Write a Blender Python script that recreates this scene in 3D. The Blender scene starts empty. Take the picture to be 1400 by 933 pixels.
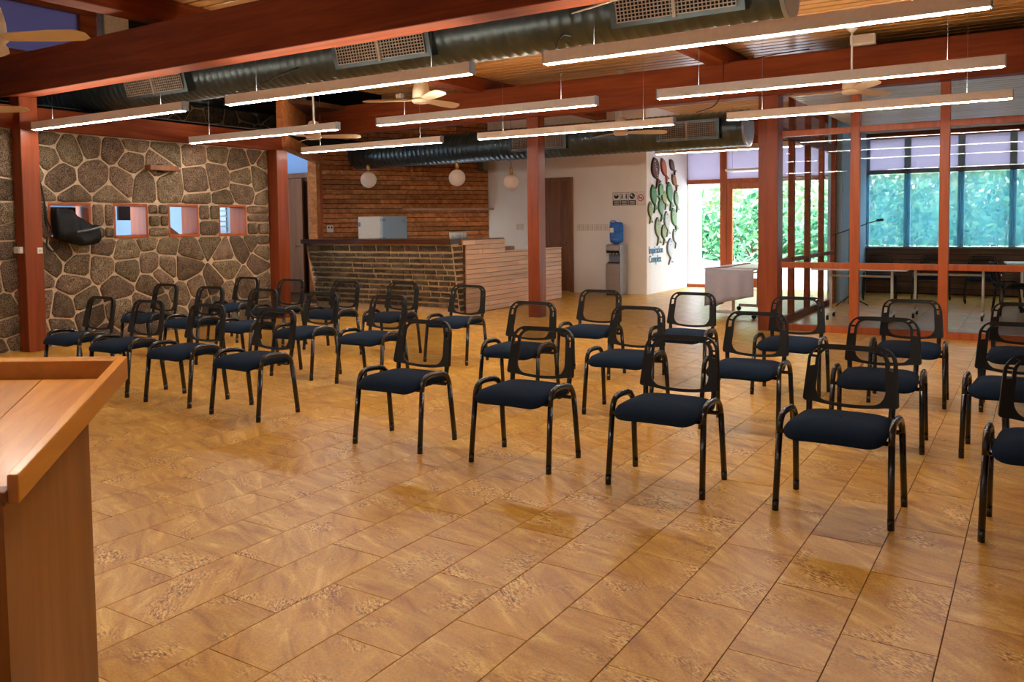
import bpy, bmesh, math, random
from mathutils import Vector, Matrix
random.seed(7)
sc = bpy.context.scene
COL = sc.collection

# ------------------------------------------------------------------ camera
CF, CCY = 1145.34, 366.68
YAW, PITCH, ROLL = -0.56296, 0.05374, -0.012155
CPOS = Vector((0.0478, -0.0813, 1.4345))
cy_, sy_ = math.cos(YAW), math.sin(YAW)
fwd0, right0, up0 = Vector((sy_, cy_, 0)), Vector((cy_, -sy_, 0)), Vector((0, 0, 1))
FWD = fwd0 * math.cos(PITCH) - up0 * math.sin(PITCH)
UP1 = up0 * math.cos(PITCH) + fwd0 * math.sin(PITCH)
RGT = right0 * math.cos(ROLL) + UP1 * math.sin(ROLL)
UPV = UP1 * math.cos(ROLL) - right0 * math.sin(ROLL)
cd = bpy.data.cameras.new('camera')
cam = bpy.data.objects.new('camera', cd)
COL.objects.link(cam)
cd.sensor_fit = 'HORIZONTAL'
cd.sensor_width = 36.0
cd.lens = CF / 1400 * 36.0
cd.shift_y = (CCY - 466.5) / 1400
cd.clip_start = 0.05
cd.clip_end = 300
cam.matrix_world = Matrix(((RGT.x, UPV.x, -FWD.x, CPOS.x), (RGT.y, UPV.y, -FWD.y, CPOS.y), (RGT.z, UPV.z, -FWD.z, CPOS.z), (0, 0, 0, 1)))
sc.camera = cam

# ------------------------------------------------------------------ light, exposure
LED = 78.0
UPL = 32.0
wd = bpy.data.worlds.new('overcast_sky')
sc.world = wd
wd.use_nodes = True
wd.node_tree.nodes['Background'].inputs[0].default_value = (0.80, 0.90, 1.0, 1)
wd.node_tree.nodes['Background'].inputs[1].default_value = 11.0
sun = bpy.data.lights.new('sun', 'SUN')
sun.energy = 7.0
sun.angle = 0.05
sun.color = (1.0, 0.95, 0.88)
suno = bpy.data.objects.new('sun', sun)
COL.objects.link(suno)
suno.rotation_euler = Vector((0.35, 0.45, -0.82)).to_track_quat('-Z', 'Y').to_euler()
vs = sc.view_settings
vs.view_transform = 'Standard'
vs.look = 'None'
vs.exposure = 0.40
vs.gamma = 1.0
vs.use_curve_mapping = False
sc.cycles.max_bounces = 10
sc.cycles.diffuse_bounces = 5
sc.cycles.glossy_bounces = 4
sc.cycles.transmission_bounces = 8
sc.cycles.transparent_max_bounces = 16
sc.cycles.caustics_reflective = False
sc.cycles.caustics_refractive = False
sc.cycles.sample_clamp_indirect = 6.0

# ------------------------------------------------------------------ materials
def srgb(r, g, b):
    f = lambda c: (c / 255 / 12.92) if c / 255 <= 0.04045 else ((c / 255 + 0.055) / 1.055) ** 2.4
    return (f(r), f(g), f(b), 1)

class NT:
    def __init__(self, name):
        self.m = bpy.data.materials.new(name)
        self.m.use_nodes = True
        self.t = self.m.node_tree
        self.b = self.t.nodes['Principled BSDF']
        self.out = self.t.nodes['Material Output']
    def n(self, typ, ins=None, **props):
        nd = self.t.nodes.new(typ)
        for k, v in props.items():
            setattr(nd, k, v)
        for k, v in (ins or {}).items():
            self.set(nd.inputs[k], v)
        return nd
    def set(self, sock, v):
        if isinstance(v, bpy.types.NodeSocket):
            self.t.links.new(v, sock)
        else:
            sock.default_value = v
    def math(self, op, a, b=0.5):
        return self.n('ShaderNodeMath', {0: a, 1: b}, operation=op).outputs[0]
    def vmath(self, op, a, b):
        return self.n('ShaderNodeVectorMath', {0: a, 1: b}, operation=op).outputs[0]
    def ramp(self, fac, stops, interp='LINEAR'):
        nd = self.n('ShaderNodeValToRGB', {0: fac})
        cr = nd.color_ramp
        cr.interpolation = interp
        cr.elements.remove(cr.elements[1])
        cr.elements[0].position = stops[0][0]
        cr.elements[0].color = stops[0][1]
        for p, c in stops[1:]:
            cr.elements.new(p).color = c
        return nd.outputs[0]
    def mix(self, fac, a, b, blend='MIX'):
        nd = self.n('ShaderNodeMix', data_type='RGBA', blend_type=blend)
        self.set(nd.inputs[0], fac)
        self.set(nd.inputs[6], a)
        self.set(nd.inputs[7], b)
        return nd.outputs[2]
    def noise(self, vec, scale, detail=4, rough=0.55, dist=0.0):
        return self.n('ShaderNodeTexNoise', {'Vector': vec, 'Scale': scale, 'Detail': detail, 'Roughness': rough, 'Distortion': dist}).outputs[0]
    def pos(self, scale=(1, 1, 1), rnd=True, obj=False):
        p = self.n('ShaderNodeTexCoord').outputs['Object'] if obj else self.n('ShaderNodeNewGeometry').outputs['Position']
        if rnd:
            r = self.rand()
            off = self.n('ShaderNodeCombineXYZ', {0: self.math('MULTIPLY', r, 37.3), 1: self.math('MULTIPLY', r, 91.7), 2: self.math('MULTIPLY', r, 53.1)}).outputs[0]
            p = self.vmath('ADD', p, off)
        return self.n('ShaderNodeMapping', {'Vector': p, 'Scale': scale}).outputs[0]
    def rand(self):
        a = self.n('ShaderNodeObjectInfo').outputs['Random']
        b = self.n('ShaderNodeNewGeometry').outputs['Random Per Island']
        return self.math('FRACT', self.math('ADD', a, b))
    def bump(self, h, strength=0.3, dist=0.01):
        nd = self.n('ShaderNodeBump', {'Height': h, 'Strength': strength, 'Distance': dist})
        self.t.links.new(nd.outputs[0], self.b.inputs['Normal'])
    def col(self, c):
        self.set(self.b.inputs['Base Color'], c)
    def pr(self, rough=0.5, metal=0.0, spec=0.5, coat=0.0, coatr=0.1):
        self.set(self.b.inputs['Roughness'], rough)
        self.b.inputs['Metallic'].default_value = metal
        self.b.inputs['Specular IOR Level'].default_value = spec
        self.b.inputs['Coat Weight'].default_value = coat
        self.b.inputs['Coat Roughness'].default_value = coatr

def plain(name, c, rough=0.5, metal=0.0, spec=0.5, var=0.06, scale=12.0):
    k = NT(name)
    n = k.noise(k.pos(rnd=False), scale, 3)
    lo = tuple(x * (1 - var) for x in c[:3]) + (1,)
    hi = tuple(min(1, x * (1 + var)) for x in c[:3]) + (1,)
    k.col(k.ramp(n, [(0.3, lo), (0.7, hi)]))
    k.pr(rough, metal, spec)
    return k.m

def wood(name, dark, mid, light, axis='X', rough=0.45, rnd=0.25, grain=1.0, coat=0.0, obj=False, spec=0.4):
    k = NT(name)
    s = {'X': (0.6, 9, 9), 'Y': (9, 0.6, 9), 'Z': (9, 9, 0.6)}[axis]
    s = tuple(v * grain for v in s)
    p = k.pos(s, True, obj)
    n1 = k.noise(p, 1.0, 5, 0.6, 0.8)
    n2 = k.noise(p, 5.0, 3, 0.6)
    f = k.math('ADD', k.math('MULTIPLY', n1, 0.75), k.math('MULTIPLY', n2, 0.25))
    c = k.ramp(f, [(0.28, dark), (0.5, mid), (0.72, light)])
    r = k.rand()
    v = k.n('ShaderNodeHueSaturation', {'Value': k.math('ADD', k.math('MULTIPLY', r, 2 * rnd), 1 - rnd), 'Color': c}).outputs[0]
    k.col(v)
    k.pr(rough, 0, spec, coat, 0.15)
    k.bump(n2, 0.08, 0.004)
    return k.m

MAT = {}
MAT['beam'] = wood('red_stained_timber', srgb(96, 42, 20), srgb(126, 58, 28), srgb(150, 74, 38), 'X', 0.6, 0.06, spec=0.2)
MAT['beam_y'] = wood('red_stained_timber_cross', srgb(96, 42, 20), srgb(126, 58, 28), srgb(150, 74, 38), 'Y', 0.6, 0.06, spec=0.2)
MAT['post'] = wood('red_stained_post', srgb(98, 42, 20), srgb(126, 57, 27), srgb(144, 70, 36), 'Z', 0.38, 0.05)
MAT['frame'] = wood('orange_joinery', srgb(140, 66, 32), srgb(170, 86, 44), srgb(186, 102, 56), 'Z', 0.35, 0.05)
MAT['slat'] = wood('varnished_ceiling_pine', srgb(170, 116, 60), srgb(200, 146, 84), srgb(220, 172, 110), 'X', 0.28, 0.10, spec=0.6)
MAT['slat_pale'] = wood('pale_ceiling_pine', srgb(186, 160, 128), srgb(206, 184, 154), srgb(222, 204, 178), 'X', 0.35, 0.08, spec=0.5)
MAT['panel'] = wood('walnut_cladding', srgb(132, 76, 38), srgb(186, 118, 66), srgb(222, 160, 102), 'X', 0.5, 0.32)
MAT['cladding'] = wood('pale_bar_cladding', srgb(184, 142, 114), srgb(214, 174, 142), srgb(230, 194, 164), 'Y', 0.45, 0.14)
MAT['door'] = wood('brown_door_timber', srgb(88, 52, 30), srgb(124, 78, 48), srgb(146, 98, 62), 'Z', 0.4, 0.08)
MAT['dado'] = wood('dark_dado_board', srgb(64, 40, 28), srgb(92, 60, 44), srgb(110, 76, 56), 'X', 0.5, 0.2)
MAT['counter'] = wood('dark_counter_timber', srgb(40, 20, 12), srgb(62, 32, 20), srgb(84, 46, 28), 'X', 0.3, 0.05)
MAT['lectern'] = wood('honey_lectern_timber', srgb(166, 98, 26), srgb(200, 130, 40), srgb(222, 154, 60), 'Y', 0.28, 0.18, 0.8, 0.2, obj=True)
MAT['lectern_z'] = wood('honey_lectern_side', srgb(126, 78, 32), srgb(158, 102, 46), srgb(178, 120, 58), 'Z', 0.3, 0.14, 1.0, 0.15, obj=True)
MAT['black_steel'] = plain('glossy_black_enamel', (0.012, 0.011, 0.012, 1), 0.22, 0.0, 0.6, 0.1)
MAT['black_plastic'] = plain('black_plastic', (0.011, 0.0105, 0.010, 1), 0.45, 0, 0.25)
MAT['navy'] = plain('navy_upholstery', srgb(24, 37, 54), 0.95, 0, 0.1, 0.18, 300)
MAT['plaster'] = plain('white_plaster', srgb(238, 230, 220), 0.85, 0, 0.2, 0.02, 3)
MAT['bluewhite'] = plain('daylight_tinted_white', srgb(158, 186, 208), 0.8, 0, 0.2, 0.02, 3)  # white with a bluish daylight cast put into the colour
MAT['aluminium'] = plain('brushed_aluminium', srgb(244, 242, 240), 0.5, 0.0, 0.5, 0.04, 30)
MAT['silver'] = plain('silver_appliance', srgb(176, 172, 168), 0.32, 0.7, 0.5, 0.05, 20)
MAT['duct'] = plain('galvanised_duct', srgb(84, 96, 100), 0.36, 0.75, 0.5, 0.16, 5)
MAT['duct_end'] = plain('duct_end_cap', srgb(168, 178, 188), 0.4, 0.6, 0.5, 0.08, 5)
MAT['grille'] = plain('tan_grille', srgb(168, 152, 136), 0.45, 0.2, 0.5, 0.05)
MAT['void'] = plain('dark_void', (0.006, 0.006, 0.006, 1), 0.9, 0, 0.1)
MAT['cream'] = plain('cream_fan_enamel', srgb(226, 206, 176), 0.4, 0, 0.5, 0.03)
MAT['whitemetal'] = plain('white_enamel', srgb(232, 232, 230), 0.35, 0, 0.5, 0.02)
MAT['beige'] = plain('beige_plastic', srgb(214, 200, 182), 0.5, 0, 0.4, 0.03)
MAT['brass'] = plain('brass', srgb(200, 156, 84), 0.3, 0.9, 0.5)
MAT['chrome'] = plain('chrome', srgb(190, 192, 196), 0.18, 1.0, 0.5)
MAT['greysteel'] = plain('grey_steel', srgb(120, 126, 134), 0.4, 0.5, 0.5)
MAT['cable'] = plain('black_cable', (0.01, 0.01, 0.01, 1), 0.5)
MAT['cloth'] = plain('grey_tablecloth', srgb(168, 170, 186), 0.9, 0, 0.15, 0.05, 40)
MAT['tabletop'] = plain('white_laminate', srgb(226, 226, 228), 0.4, 0, 0.4, 0.02)
MAT['mortar'] = plain('pale_mortar', srgb(206, 184, 156), 0.95, 0, 0.1, 0.12, 25)
MAT['mortar_dark'] = plain('brown_mortar', srgb(206, 180, 142), 0.95, 0, 0.1, 0.12, 25)
MAT['slab'] = plain('floor_joint', srgb(92, 62, 32), 0.8, 0, 0.2, 0.1)
MAT['signwhite'] = plain('sign_white', srgb(224, 220, 214), 0.6, 0, 0.3, 0.01)
MAT['signblack'] = plain('sign_black', (0.012, 0.012, 0.012, 1), 0.6)
MAT['signred'] = plain('sign_red', srgb(176, 40, 40), 0.6)
MAT['letter'] = plain('blue_lettering', srgb(24, 116, 156), 0.5)
MAT['jug'] = plain('blue_water_jug', srgb(20, 104, 200), 0.15, 0, 0.6, 0.05, 20)
MAT['screen'] = plain('dark_screen', (0.012, 0.016, 0.024, 1), 0.15)
MAT['gravel'] = plain('pale_gravel', srgb(206, 204, 208), 0.95, 0, 0.1, 0.2, 4)
MAT['eave'] = plain('grey_brown_eave', srgb(128, 112, 110), 0.8)
MAT['outwhite'] = plain('sunlit_white_render', srgb(240, 240, 240), 0.9, 0, 0.1, 0.02)
MAT['speaker'] = plain('grey_speaker', srgb(128, 124, 120), 0.6)
MAT['bag'] = plain('black_nylon', (0.008, 0.009, 0.011, 1), 0.55, 0, 0.2, 0.3, 30)

def stone_mat(name, stops, speck, rnd=0.25):
    k = NT(name)
    p = k.pos((1, 1, 1))
    n1 = k.noise(p, 9, 6, 0.7)
    n2 = k.noise(p, 95, 3, 0.7)
    c = k.ramp(n1, stops)
    c = k.mix(k.ramp(n2, [(0.43, (0, 0, 0, 1)), (0.54, (1, 1, 1, 1))]), speck, c)
    r = k.rand()
    hue = k.math('ADD', k.math('MULTIPLY', k.math('FRACT', k.math('MULTIPLY', r, 7.31)), 0.03), 0.485)
    c = k.n('ShaderNodeHueSaturation', {'Hue': hue, 'Value': k.math('ADD', k.math('MULTIPLY', r, 2 * rnd), 1 - rnd), 'Color': c}).outputs[0]
    k.col(c)
    k.pr(0.92, 0, 0.15)
    k.bump(k.math('ADD', n2, n1), 0.7, 0.012)
    return k.m
MAT['stone'] = stone_mat('volcanic_rubble', [(0.3, srgb(104, 90, 74)), (0.5, srgb(142, 124, 102)), (0.7, srgb(164, 148, 124))], srgb(56, 47, 38), 0.32)
MAT['brick'] = stone_mat('dark_lava_block', [(0.3, srgb(72, 60, 50)), (0.5, srgb(106, 90, 71)), (0.7, srgb(130, 112, 88))], srgb(44, 37, 31), 0.3)

def cork_mat():
    k = NT('cork_tile')
    r = k.rand()
    ang = k.math('MULTIPLY', k.math('SUBTRACT', r, 0.5), 0.7)
    base = k.pos((1, 1, 1))
    rot = k.n('ShaderNodeVectorRotate', {'Vector': base, 'Angle': k.math('ADD', ang, 0.5)}, rotation_type='Z_AXIS').outputs[0]
    ps = k.n('ShaderNodeMapping', {'Vector': rot, 'Scale': (2.2, 9, 9)}).outputs[0]
    n1 = k.noise(ps, 1.2, 5, 0.6, 0.9)
    c = k.ramp(n1, [(0.28, srgb(158, 110, 44)), (0.44, srgb(190, 146, 64)), (0.57, srgb(203, 162, 76)), (0.72, srgb(230, 198, 112))])
    pf = k.n('ShaderNodeMapping', {'Vector': rot, 'Scale': (46, 118, 80)}).outputs[0]
    n2 = k.noise(pf, 1.0, 3, 0.6, 0.5)
    patch = k.noise(base, 4.2, 2, 0.5, 0.3)
    pm = k.ramp(patch, [(0.52, (0, 0, 0, 1)), (0.66, (1, 1, 1, 1))])
    fl = k.ramp(n2, [(0.38, (1, 1, 1, 1)), (0.46, (0, 0, 0, 1))])
    fleck = k.math('MULTIPLY', fl, k.math('ADD', k.math('MULTIPLY', pm, 0.90), 0.06))
    c = k.mix(fleck, c, srgb(98, 58, 22))
    lt = k.ramp(n2, [(0.53, (0, 0, 0, 1)), (0.62, (1, 1, 1, 1))])
    c = k.mix(k.math('MULTIPLY', lt, k.math('MULTIPLY', pm, 0.9)), c, srgb(240, 208, 132))
    fine = k.noise(base, 120, 3, 0.7)
    c = k.mix(0.30, c, k.ramp(fine, [(0.35, srgb(120, 74, 34)), (0.65, srgb(236, 196, 126))]), 'OVERLAY')
    c = k.n('ShaderNodeHueSaturation', {'Value': k.math('ADD', k.math('MULTIPLY', r, 0.08), 0.95), 'Color': c}).outputs[0]
    k.col(c)
    k.pr(0.30, 0, 0.18)
    return k.m
MAT['cork'] = cork_mat()

def emit(name, c, s):
    k = NT(name)
    k.b.inputs['Base Color'].default_value = (0.8, 0.8, 0.8, 1)
    k.b.inputs['Emission Color'].default_value = (*c, 1)
    k.b.inputs['Emission Strength'].default_value = s
    return k.m
MAT['led'] = emit('led_diffuser', (1.0, 0.89, 0.76), LED)
MAT['added_uplight'] = emit('added_led_uplight', (1.0, 0.86, 0.68), UPL)  # glow added on the lamps to brighten the ceiling

def glass(name, tint=(1, 1, 1), ior=1.45):
    k = NT(name)
    fr = k.math('MULTIPLY', k.n('ShaderNodeFresnel', {'IOR': ior}).outputs[0], k.math('SUBTRACT', 1.0, k.n('ShaderNodeNewGeometry').outputs['Backfacing']))
    tr = k.n('ShaderNodeBsdfTransparent', {'Color': (*tint, 1)})
    gl = k.n('ShaderNodeBsdfGlossy', {'Roughness': 0.0, 'Color': (1, 1, 1, 1)})
    mx = k.n('ShaderNodeMixShader', {0: fr, 1: tr.outputs[0], 2: gl.outputs[0]})
    k.t.links.new(mx.outputs[0], k.out.inputs[0])
    return k.m
MAT['glass'] = glass('clear_glazing', (0.97, 0.985, 0.98), 1.35)

def translucent(name, c, alpha, rough=0.9):
    k = NT(name)
    tr = k.n('ShaderNodeBsdfTransparent')
    df = k.n('ShaderNodeBsdfDiffuse', {'Color': c})
    tl = k.n('ShaderNodeBsdfTranslucent', {'Color': c})
    m0 = k.n('ShaderNodeMixShader', {0: 0.45, 1: df.outputs[0], 2: tl.outputs[0]})
    mx = k.n('ShaderNodeMixShader', {0: alpha, 1: tr.outputs[0], 2: m0.outputs[0]})
    k.t.links.new(mx.outputs[0], k.out.inputs[0])
    return k.m
MAT['glass_side'] = glass('side_glazing', (0.98, 0.99, 0.99), 1.25)
MAT['tumbler'] = translucent('tumbler_glass', srgb(226, 232, 236), 0.5)
MAT['mesh'] = translucent('black_back_mesh', (0.02, 0.019, 0.019, 1), 0.42)
MAT['blind'] = translucent('teal_roller_blind', srgb(74, 138, 156), 0.58)
MAT['skypane'] = translucent('blue_transom_pane', srgb(134, 156, 184), 0.97)
MAT['frost'] = translucent('lilac_frosted_pane', srgb(186, 180, 196), 0.96)
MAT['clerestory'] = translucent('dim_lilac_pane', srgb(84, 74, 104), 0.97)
MAT['globe'] = translucent('opal_globe', srgb(244, 234, 224), 1.0)

def leaf_mat(name, a, b):
    k = NT(name)
    c = k.ramp(k.rand(), [(0.1, a), (0.9, b)])
    k.col(c)
    k.pr(0.5, 0, 0.3)
    df = k.n('ShaderNodeBsdfTranslucent', {'Color': c})
    mx = k.n('ShaderNodeMixShader', {0: 0.35, 1: k.b.outputs[0], 2: df.outputs[0]})
    k.t.links.new(mx.outputs[0], k.out.inputs[0])
    return k.m
MAT['leaf'] = leaf_mat('hedge_leaf', srgb(38, 92, 66), srgb(120, 178, 120))
MAT['leaf2'] = leaf_mat('hill_leaf', srgb(96, 142, 92), srgb(190, 206, 160))

# ------------------------------------------------------------------ builders
def mk(name, verts, faces, mat, parent=None, smooth=False, loc=None):
    me = bpy.data.meshes.new(name)
    me.from_pydata([tuple(v) for v in verts], [], faces)
    me.update()
    if smooth:
        me.polygons.foreach_set('use_smooth', [True] * len(me.polygons))
    me.materials.append(MAT[mat] if isinstance(mat, str) else mat)
    return ob(name, me, parent, loc)
def ob(name, me, parent=None, loc=None):
    o = bpy.data.objects.new(name, me)
    COL.objects.link(o)
    if loc is not None:
        o.location = loc
    o.parent = parent
    if parent is not None and parent.type == 'MESH':
        o.matrix_parent_inverse = Matrix.Translation(-parent.location)
    return o
def bm_mk(name, bm, mat, parent=None, smooth=False, loc=None):
    me = bpy.data.meshes.new(name)
    bmesh.ops.recalc_face_normals(bm, faces=bm.faces)
    bm.to_mesh(me)
    bm.free()
    if smooth:
        me.polygons.foreach_set('use_smooth', [True] * len(me.polygons))
    me.materials.append(MAT[mat])
    return ob(name, me, parent, loc)
CACHE = {}
def boxmesh(sx, sy, sz, b, mat):
    key = (round(sx, 4), round(sy, 4), round(sz, 4), b, mat)
    if key not in CACHE:
        bm = bmesh.new()
        bmesh.ops.create_cube(bm, size=1)
        bmesh.ops.scale(bm, vec=(sx, sy, sz), verts=bm.verts)
        if b:
            bmesh.ops.bevel(bm, geom=bm.edges[:], offset=min(b, sx * .45, sy * .45, sz * .45), segments=1, affect='EDGES', profile=0.7)
        me = bpy.data.meshes.new(mat + '_block')
        bm.to_mesh(me)
        bm.free()
        me.materials.append(MAT[mat])
        CACHE[key] = me
    return CACHE[key]
def box(name, x0, x1, y0, y1, z0, z1, mat, parent=None, b=0.0):
    px = parent.location if parent is not None and parent.type == 'EMPTY' and parent.get('_abs') is None else Vector((0, 0, 0))
    return ob(name, boxmesh(abs(x1 - x0), abs(y1 - y0), abs(z1 - z0), b, mat), parent, Vector(((x0 + x1) / 2, (y0 + y1) / 2, (z0 + z1) / 2)) - px)
def thing(name, label, cat, loc=(0, 0, 0), rz=0, group=None):
    o = bpy.data.objects.new(name, None)
    COL.objects.link(o)
    o.location = loc
    o.rotation_euler = (0, 0, rz)
    o.empty_display_size = 0.1
    tag(o, label, cat, group)
    return o
def tag(o, label, cat=None, group=None):
    o['label'] = label
    if cat:
        o['category'] = cat
    if group:
        o['group'] = group
    return o
def struct(o, label=None):
    o['kind'] = 'structure'
    if label:
        o['label'] = label
    return o
def copy_tree(o, parent=None):
    c = o.copy()
    COL.objects.link(c)
    c.parent = parent
    for ch in list(o.children):
        copy_tree(ch, c)
    return c
def sweep(path, a, b, binorm=None, n=8, closed=False, cap=True):
    """tube of elliptical section: a across binormal-plane normal, b along binormal"""
    P = [Vector(p) for p in path]
    V, Fc = [], []
    m = len(P)
    for i, p in enumerate(P):
        if closed:
            t = (P[(i + 1) % m] - P[i - 1]).normalized()
        else:
            t = (P[min(i + 1, m - 1)] - P[max(i - 1, 0)]).normalized()
        bn = Vector(binorm) if binorm else (Vector((0, 0, 1)) if abs(t.z) < .9 else Vector((1, 0, 0)))
        nn = t.cross(bn).normalized()
        bb = nn.cross(t).normalized()
        for j in range(n):
            an = 2 * math.pi * j / n
            V.append(p + nn * (a * math.cos(an)) + bb * (b * math.sin(an)))
    for i in range(m if closed else m - 1):
        for j in range(n):
            k, l = i * n, ((i + 1) % m) * n
            Fc.append((k + j, k + (j + 1) % n, l + (j + 1) % n, l + j))
    if cap and not closed:
        Fc.append(tuple(range(n))[::-1])
        Fc.append(tuple((m - 1) * n + j for j in range(n)))
    return V, Fc
def lathe(prof, n=20):
    V, Fc = [], []
    for r, z in prof:
        for j in range(n):
            an = 2 * math.pi * j / n
            V.append((r * math.cos(an), r * math.sin(an), z))
    for i in range(len(prof) - 1):
        for j in range(n):
            Fc.append((i * n + j, i * n + (j + 1) % n, (i + 1) * n + (j + 1) % n, (i + 1) * n + j))
    Fc.append(tuple(range(n))[::-1])
    Fc.append(tuple((len(prof) - 1) * n + j for j in range(n)))
    return V, Fc
def arc_corner(pts, rads, seg=6, edge=0):
    """closed polygon with rounded corners, edge = extra points per edge"""
    out = []
    m = len(pts)
    cs = []
    for i in range(m):
        p, q, r = Vector(pts[i - 1]), Vector(pts[i]), Vector(pts[(i + 1) % m])
        d1, d2 = (p - q).normalized(), (r - q).normalized()
        an = d1.angle(d2)
        t = rads[i] / math.tan(an / 2)
        a, b = q + d1 * t, q + d2 * t
        c = q + (d1 + d2).normalized() * (rads[i] / math.sin(an / 2))
        arc = []
        for s in range(seg + 1):
            f = s / seg
            v = (a - c).lerp(b - c, f)
            arc.append(c + v.normalized() * rads[i] if rads[i] > 0 else q)
        cs.append(arc)
    for i in range(m):
        out += cs[i]
        a, b = cs[i][-1], cs[(i + 1) % m][0]
        for s in range(1, edge + 1):
            out.append(a.lerp(b, s / (edge + 1)))
    return out
def prism(poly, h, f):
    """extrude 2D polygon; f maps (u,v,h)->3D"""
    n = len(poly)
    V = [f(p[0], p[1], 0) for p in poly] + [f(p[0], p[1], h) for p in poly]
    Fc = [tuple(range(n))[::-1], tuple(range(n, 2 * n))] + [(i, (i + 1) % n, n + (i + 1) % n, n + i) for i in range(n)]
    return V, Fc
def place(V, loc):
    return [Vector(v) + Vector(loc) for v in V]
def wire(name, a, b, r, mat, parent=None, n=5):
    off = parent.location if parent is not None and parent.type == 'EMPTY' else Vector((0, 0, 0))
    V, Fc = sweep([Vector(a) - off, Vector(b) - off], r, r, None, n)
    return mk(name, V, Fc, mat, parent, True)

# ================================================================== STRUCTURE
# ---- floor of cork tiles
floor = struct(mk('floor', *prism([(-10.4, -3), (5, -3), (5, 17.5), (-10.4, 17.5)], -0.3, lambda u, v, h: (u, v, -0.004 + h)), 'slab'), 'cork tile floor in running bond with thin dark joints')
TW, TL = 0.302, 0.6
tiles = []
for k in range(-17, 34):
    xr = -0.21 - TW * (k - 1)
    xl = xr - TW
    y0 = (2.01 if k % 2 == 0 else 1.71)
    j = -9
    while y0 + j * TL < 17.4:
        ya = y0 + j * TL
        tiles.append((xl, ya))
        j += 1
def view(p):
    d = Vector(p) - CPOS
    z = d.dot(FWD)
    return (700 + CF * d.dot(RGT) / z, CCY - CF * d.dot(UPV) / z, z) if z > 0.1 else None
def tscore(t):
    v = view((t[0] + TW / 2, t[1] + TL / 2, 0))
    if v is None or not (-60 < v[0] < 1460 and 300 < v[1] < 1000):
        return 1e9
    if v[0] < 140 and v[1] > 600:
        return 1e9
    return v[2]
tiles.sort(key=tscore)
tmesh = boxmesh(TW - 0.0035, TL - 0.0035, 0.008, 0.0008, 'cork')
for xl, ya in tiles[:300]:
    ob('tile', tmesh, floor, (xl + TW / 2, ya + TL / 2, -0.004))
V, Fc = [], []
g = 0.0018
for xl, ya in tiles[300:]:
    if xl < -10.2 or xl > 4.5 or ya < -2.9 or ya > 17.2:
        continue
    n = len(V)
    for z in (-0.006, 0):
        V += [(xl + g, ya + g, z), (xl + TW - g, ya + g, z), (xl + TW - g, ya + TL - g, z), (xl + g, ya + TL - g, z)]
    Fc += [(n + 4, n + 5, n + 6, n + 7), (n, n + 1, n + 5, n + 4), (n + 1, n + 2, n + 6, n + 5), (n + 2, n + 3, n + 7, n + 6), (n + 3, n, n + 4, n + 7)]
o = mk('tile_field', V, Fc, 'cork', floor)
o['kind'] = 'stuff'

# ---- voronoi stones
def clip(poly, nx, ny, d):
    out = []
    m = len(poly)
    for i in range(m):
        a, b = poly[i], poly[(i + 1) % m]
        fa, fb = nx * a[0] + ny * a[1] - d, nx * b[0] + ny * b[1] - d
        if fa <= 0:
            out.append(a)
        if (fa < 0 < fb) or (fb < 0 < fa):
            t = fa / (fa - fb)
            out.append((a[0] + t * (b[0] - a[0]), a[1] + t * (b[1] - a[1])))
    return out
def voronoi(x0, x1, y0, y1, size, gap, rng):
    gap *= .72
    n = max(2, int((x1 - x0) * (y1 - y0) / (size * size)))
    pts = []
    for i in range(n):
        best, bd = None, -1
        for c in range(7):
            p = (rng.uniform(x0, x1), rng.uniform(y0, y1))
            d = min([(p[0] - q[0]) ** 2 + 1.25 * (p[1] - q[1]) ** 2 for q in pts] + [9])
            if d > bd:
                best, bd = p, d
        pts.append(best)
    cells = []
    for i, p in enumerate(pts):
        poly = [(x0 + gap, y0 + gap), (x1 - gap, y0 + gap), (x1 - gap, y1 - gap), (x0 + gap, y1 - gap)]
        for j, q in enumerate(pts):
            if i == j:
                continue
            dx, dy = q[0] - p[0], q[1] - p[1]
            L = math.hypot(dx, dy)
            if L > 4 * size:
                continue
            nx, ny = dx / L, dy / L
            poly = clip(poly, nx, ny, nx * (p[0] + q[0]) / 2 + ny * (p[1] + q[1]) / 2 - gap)
            if len(poly) < 3:
                break
        if len(poly) >= 3:
            cells.append(poly)
    return cells
def stone(poly, f, rng, depth, parent, mat='stone', name='stone'):
    ar = 0.5 * abs(sum(poly[i - 1][0] * poly[i][1] - poly[i][0] * poly[i - 1][1] for i in range(len(poly))))
    if ar < 0.0015:
        return
    P = poly
    for _ in range(1):   # knock the corners off
        Q = []
        for i in range(len(P)):
            a, b = P[i], P[(i + 1) % len(P)]
            Q.append((a[0] * .86 + b[0] * .14, a[1] * .86 + b[1] * .14))
            Q.append((a[0] * .14 + b[0] * .86, a[1] * .14 + b[1] * .86))
        P = Q
    cx, cyy = sum(p[0] for p in P) / len(P), sum(p[1] for p in P) / len(P)
    n = len(P)
    h = depth * rng.uniform(.6, 1.2)
    V = [f(p[0], p[1], -0.01) for p in P]
    j = lambda: rng.uniform(-.004, .004)
    for sc_, hh in ((.985, .6), (.90, 1.0), (.45, 1.12)):
        V += [f(cx + (p[0] - cx) * sc_ + j(), cyy + (p[1] - cyy) * sc_ + j(), h * hh + j()) for p in P]
    V.append(f(cx, cyy, h * 1.15))
    Fc = []
    for r in range(3):
        Fc += [(r * n + i, r * n + (i + 1) % n, (r + 1) * n + (i + 1) % n, (r + 1) * n + i) for i in range(n)]
    Fc += [(3 * n + i, 3 * n + (i + 1) % n, 4 * n) for i in range(n)]
    return mk(name, V, Fc, mat, parent, True)

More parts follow.
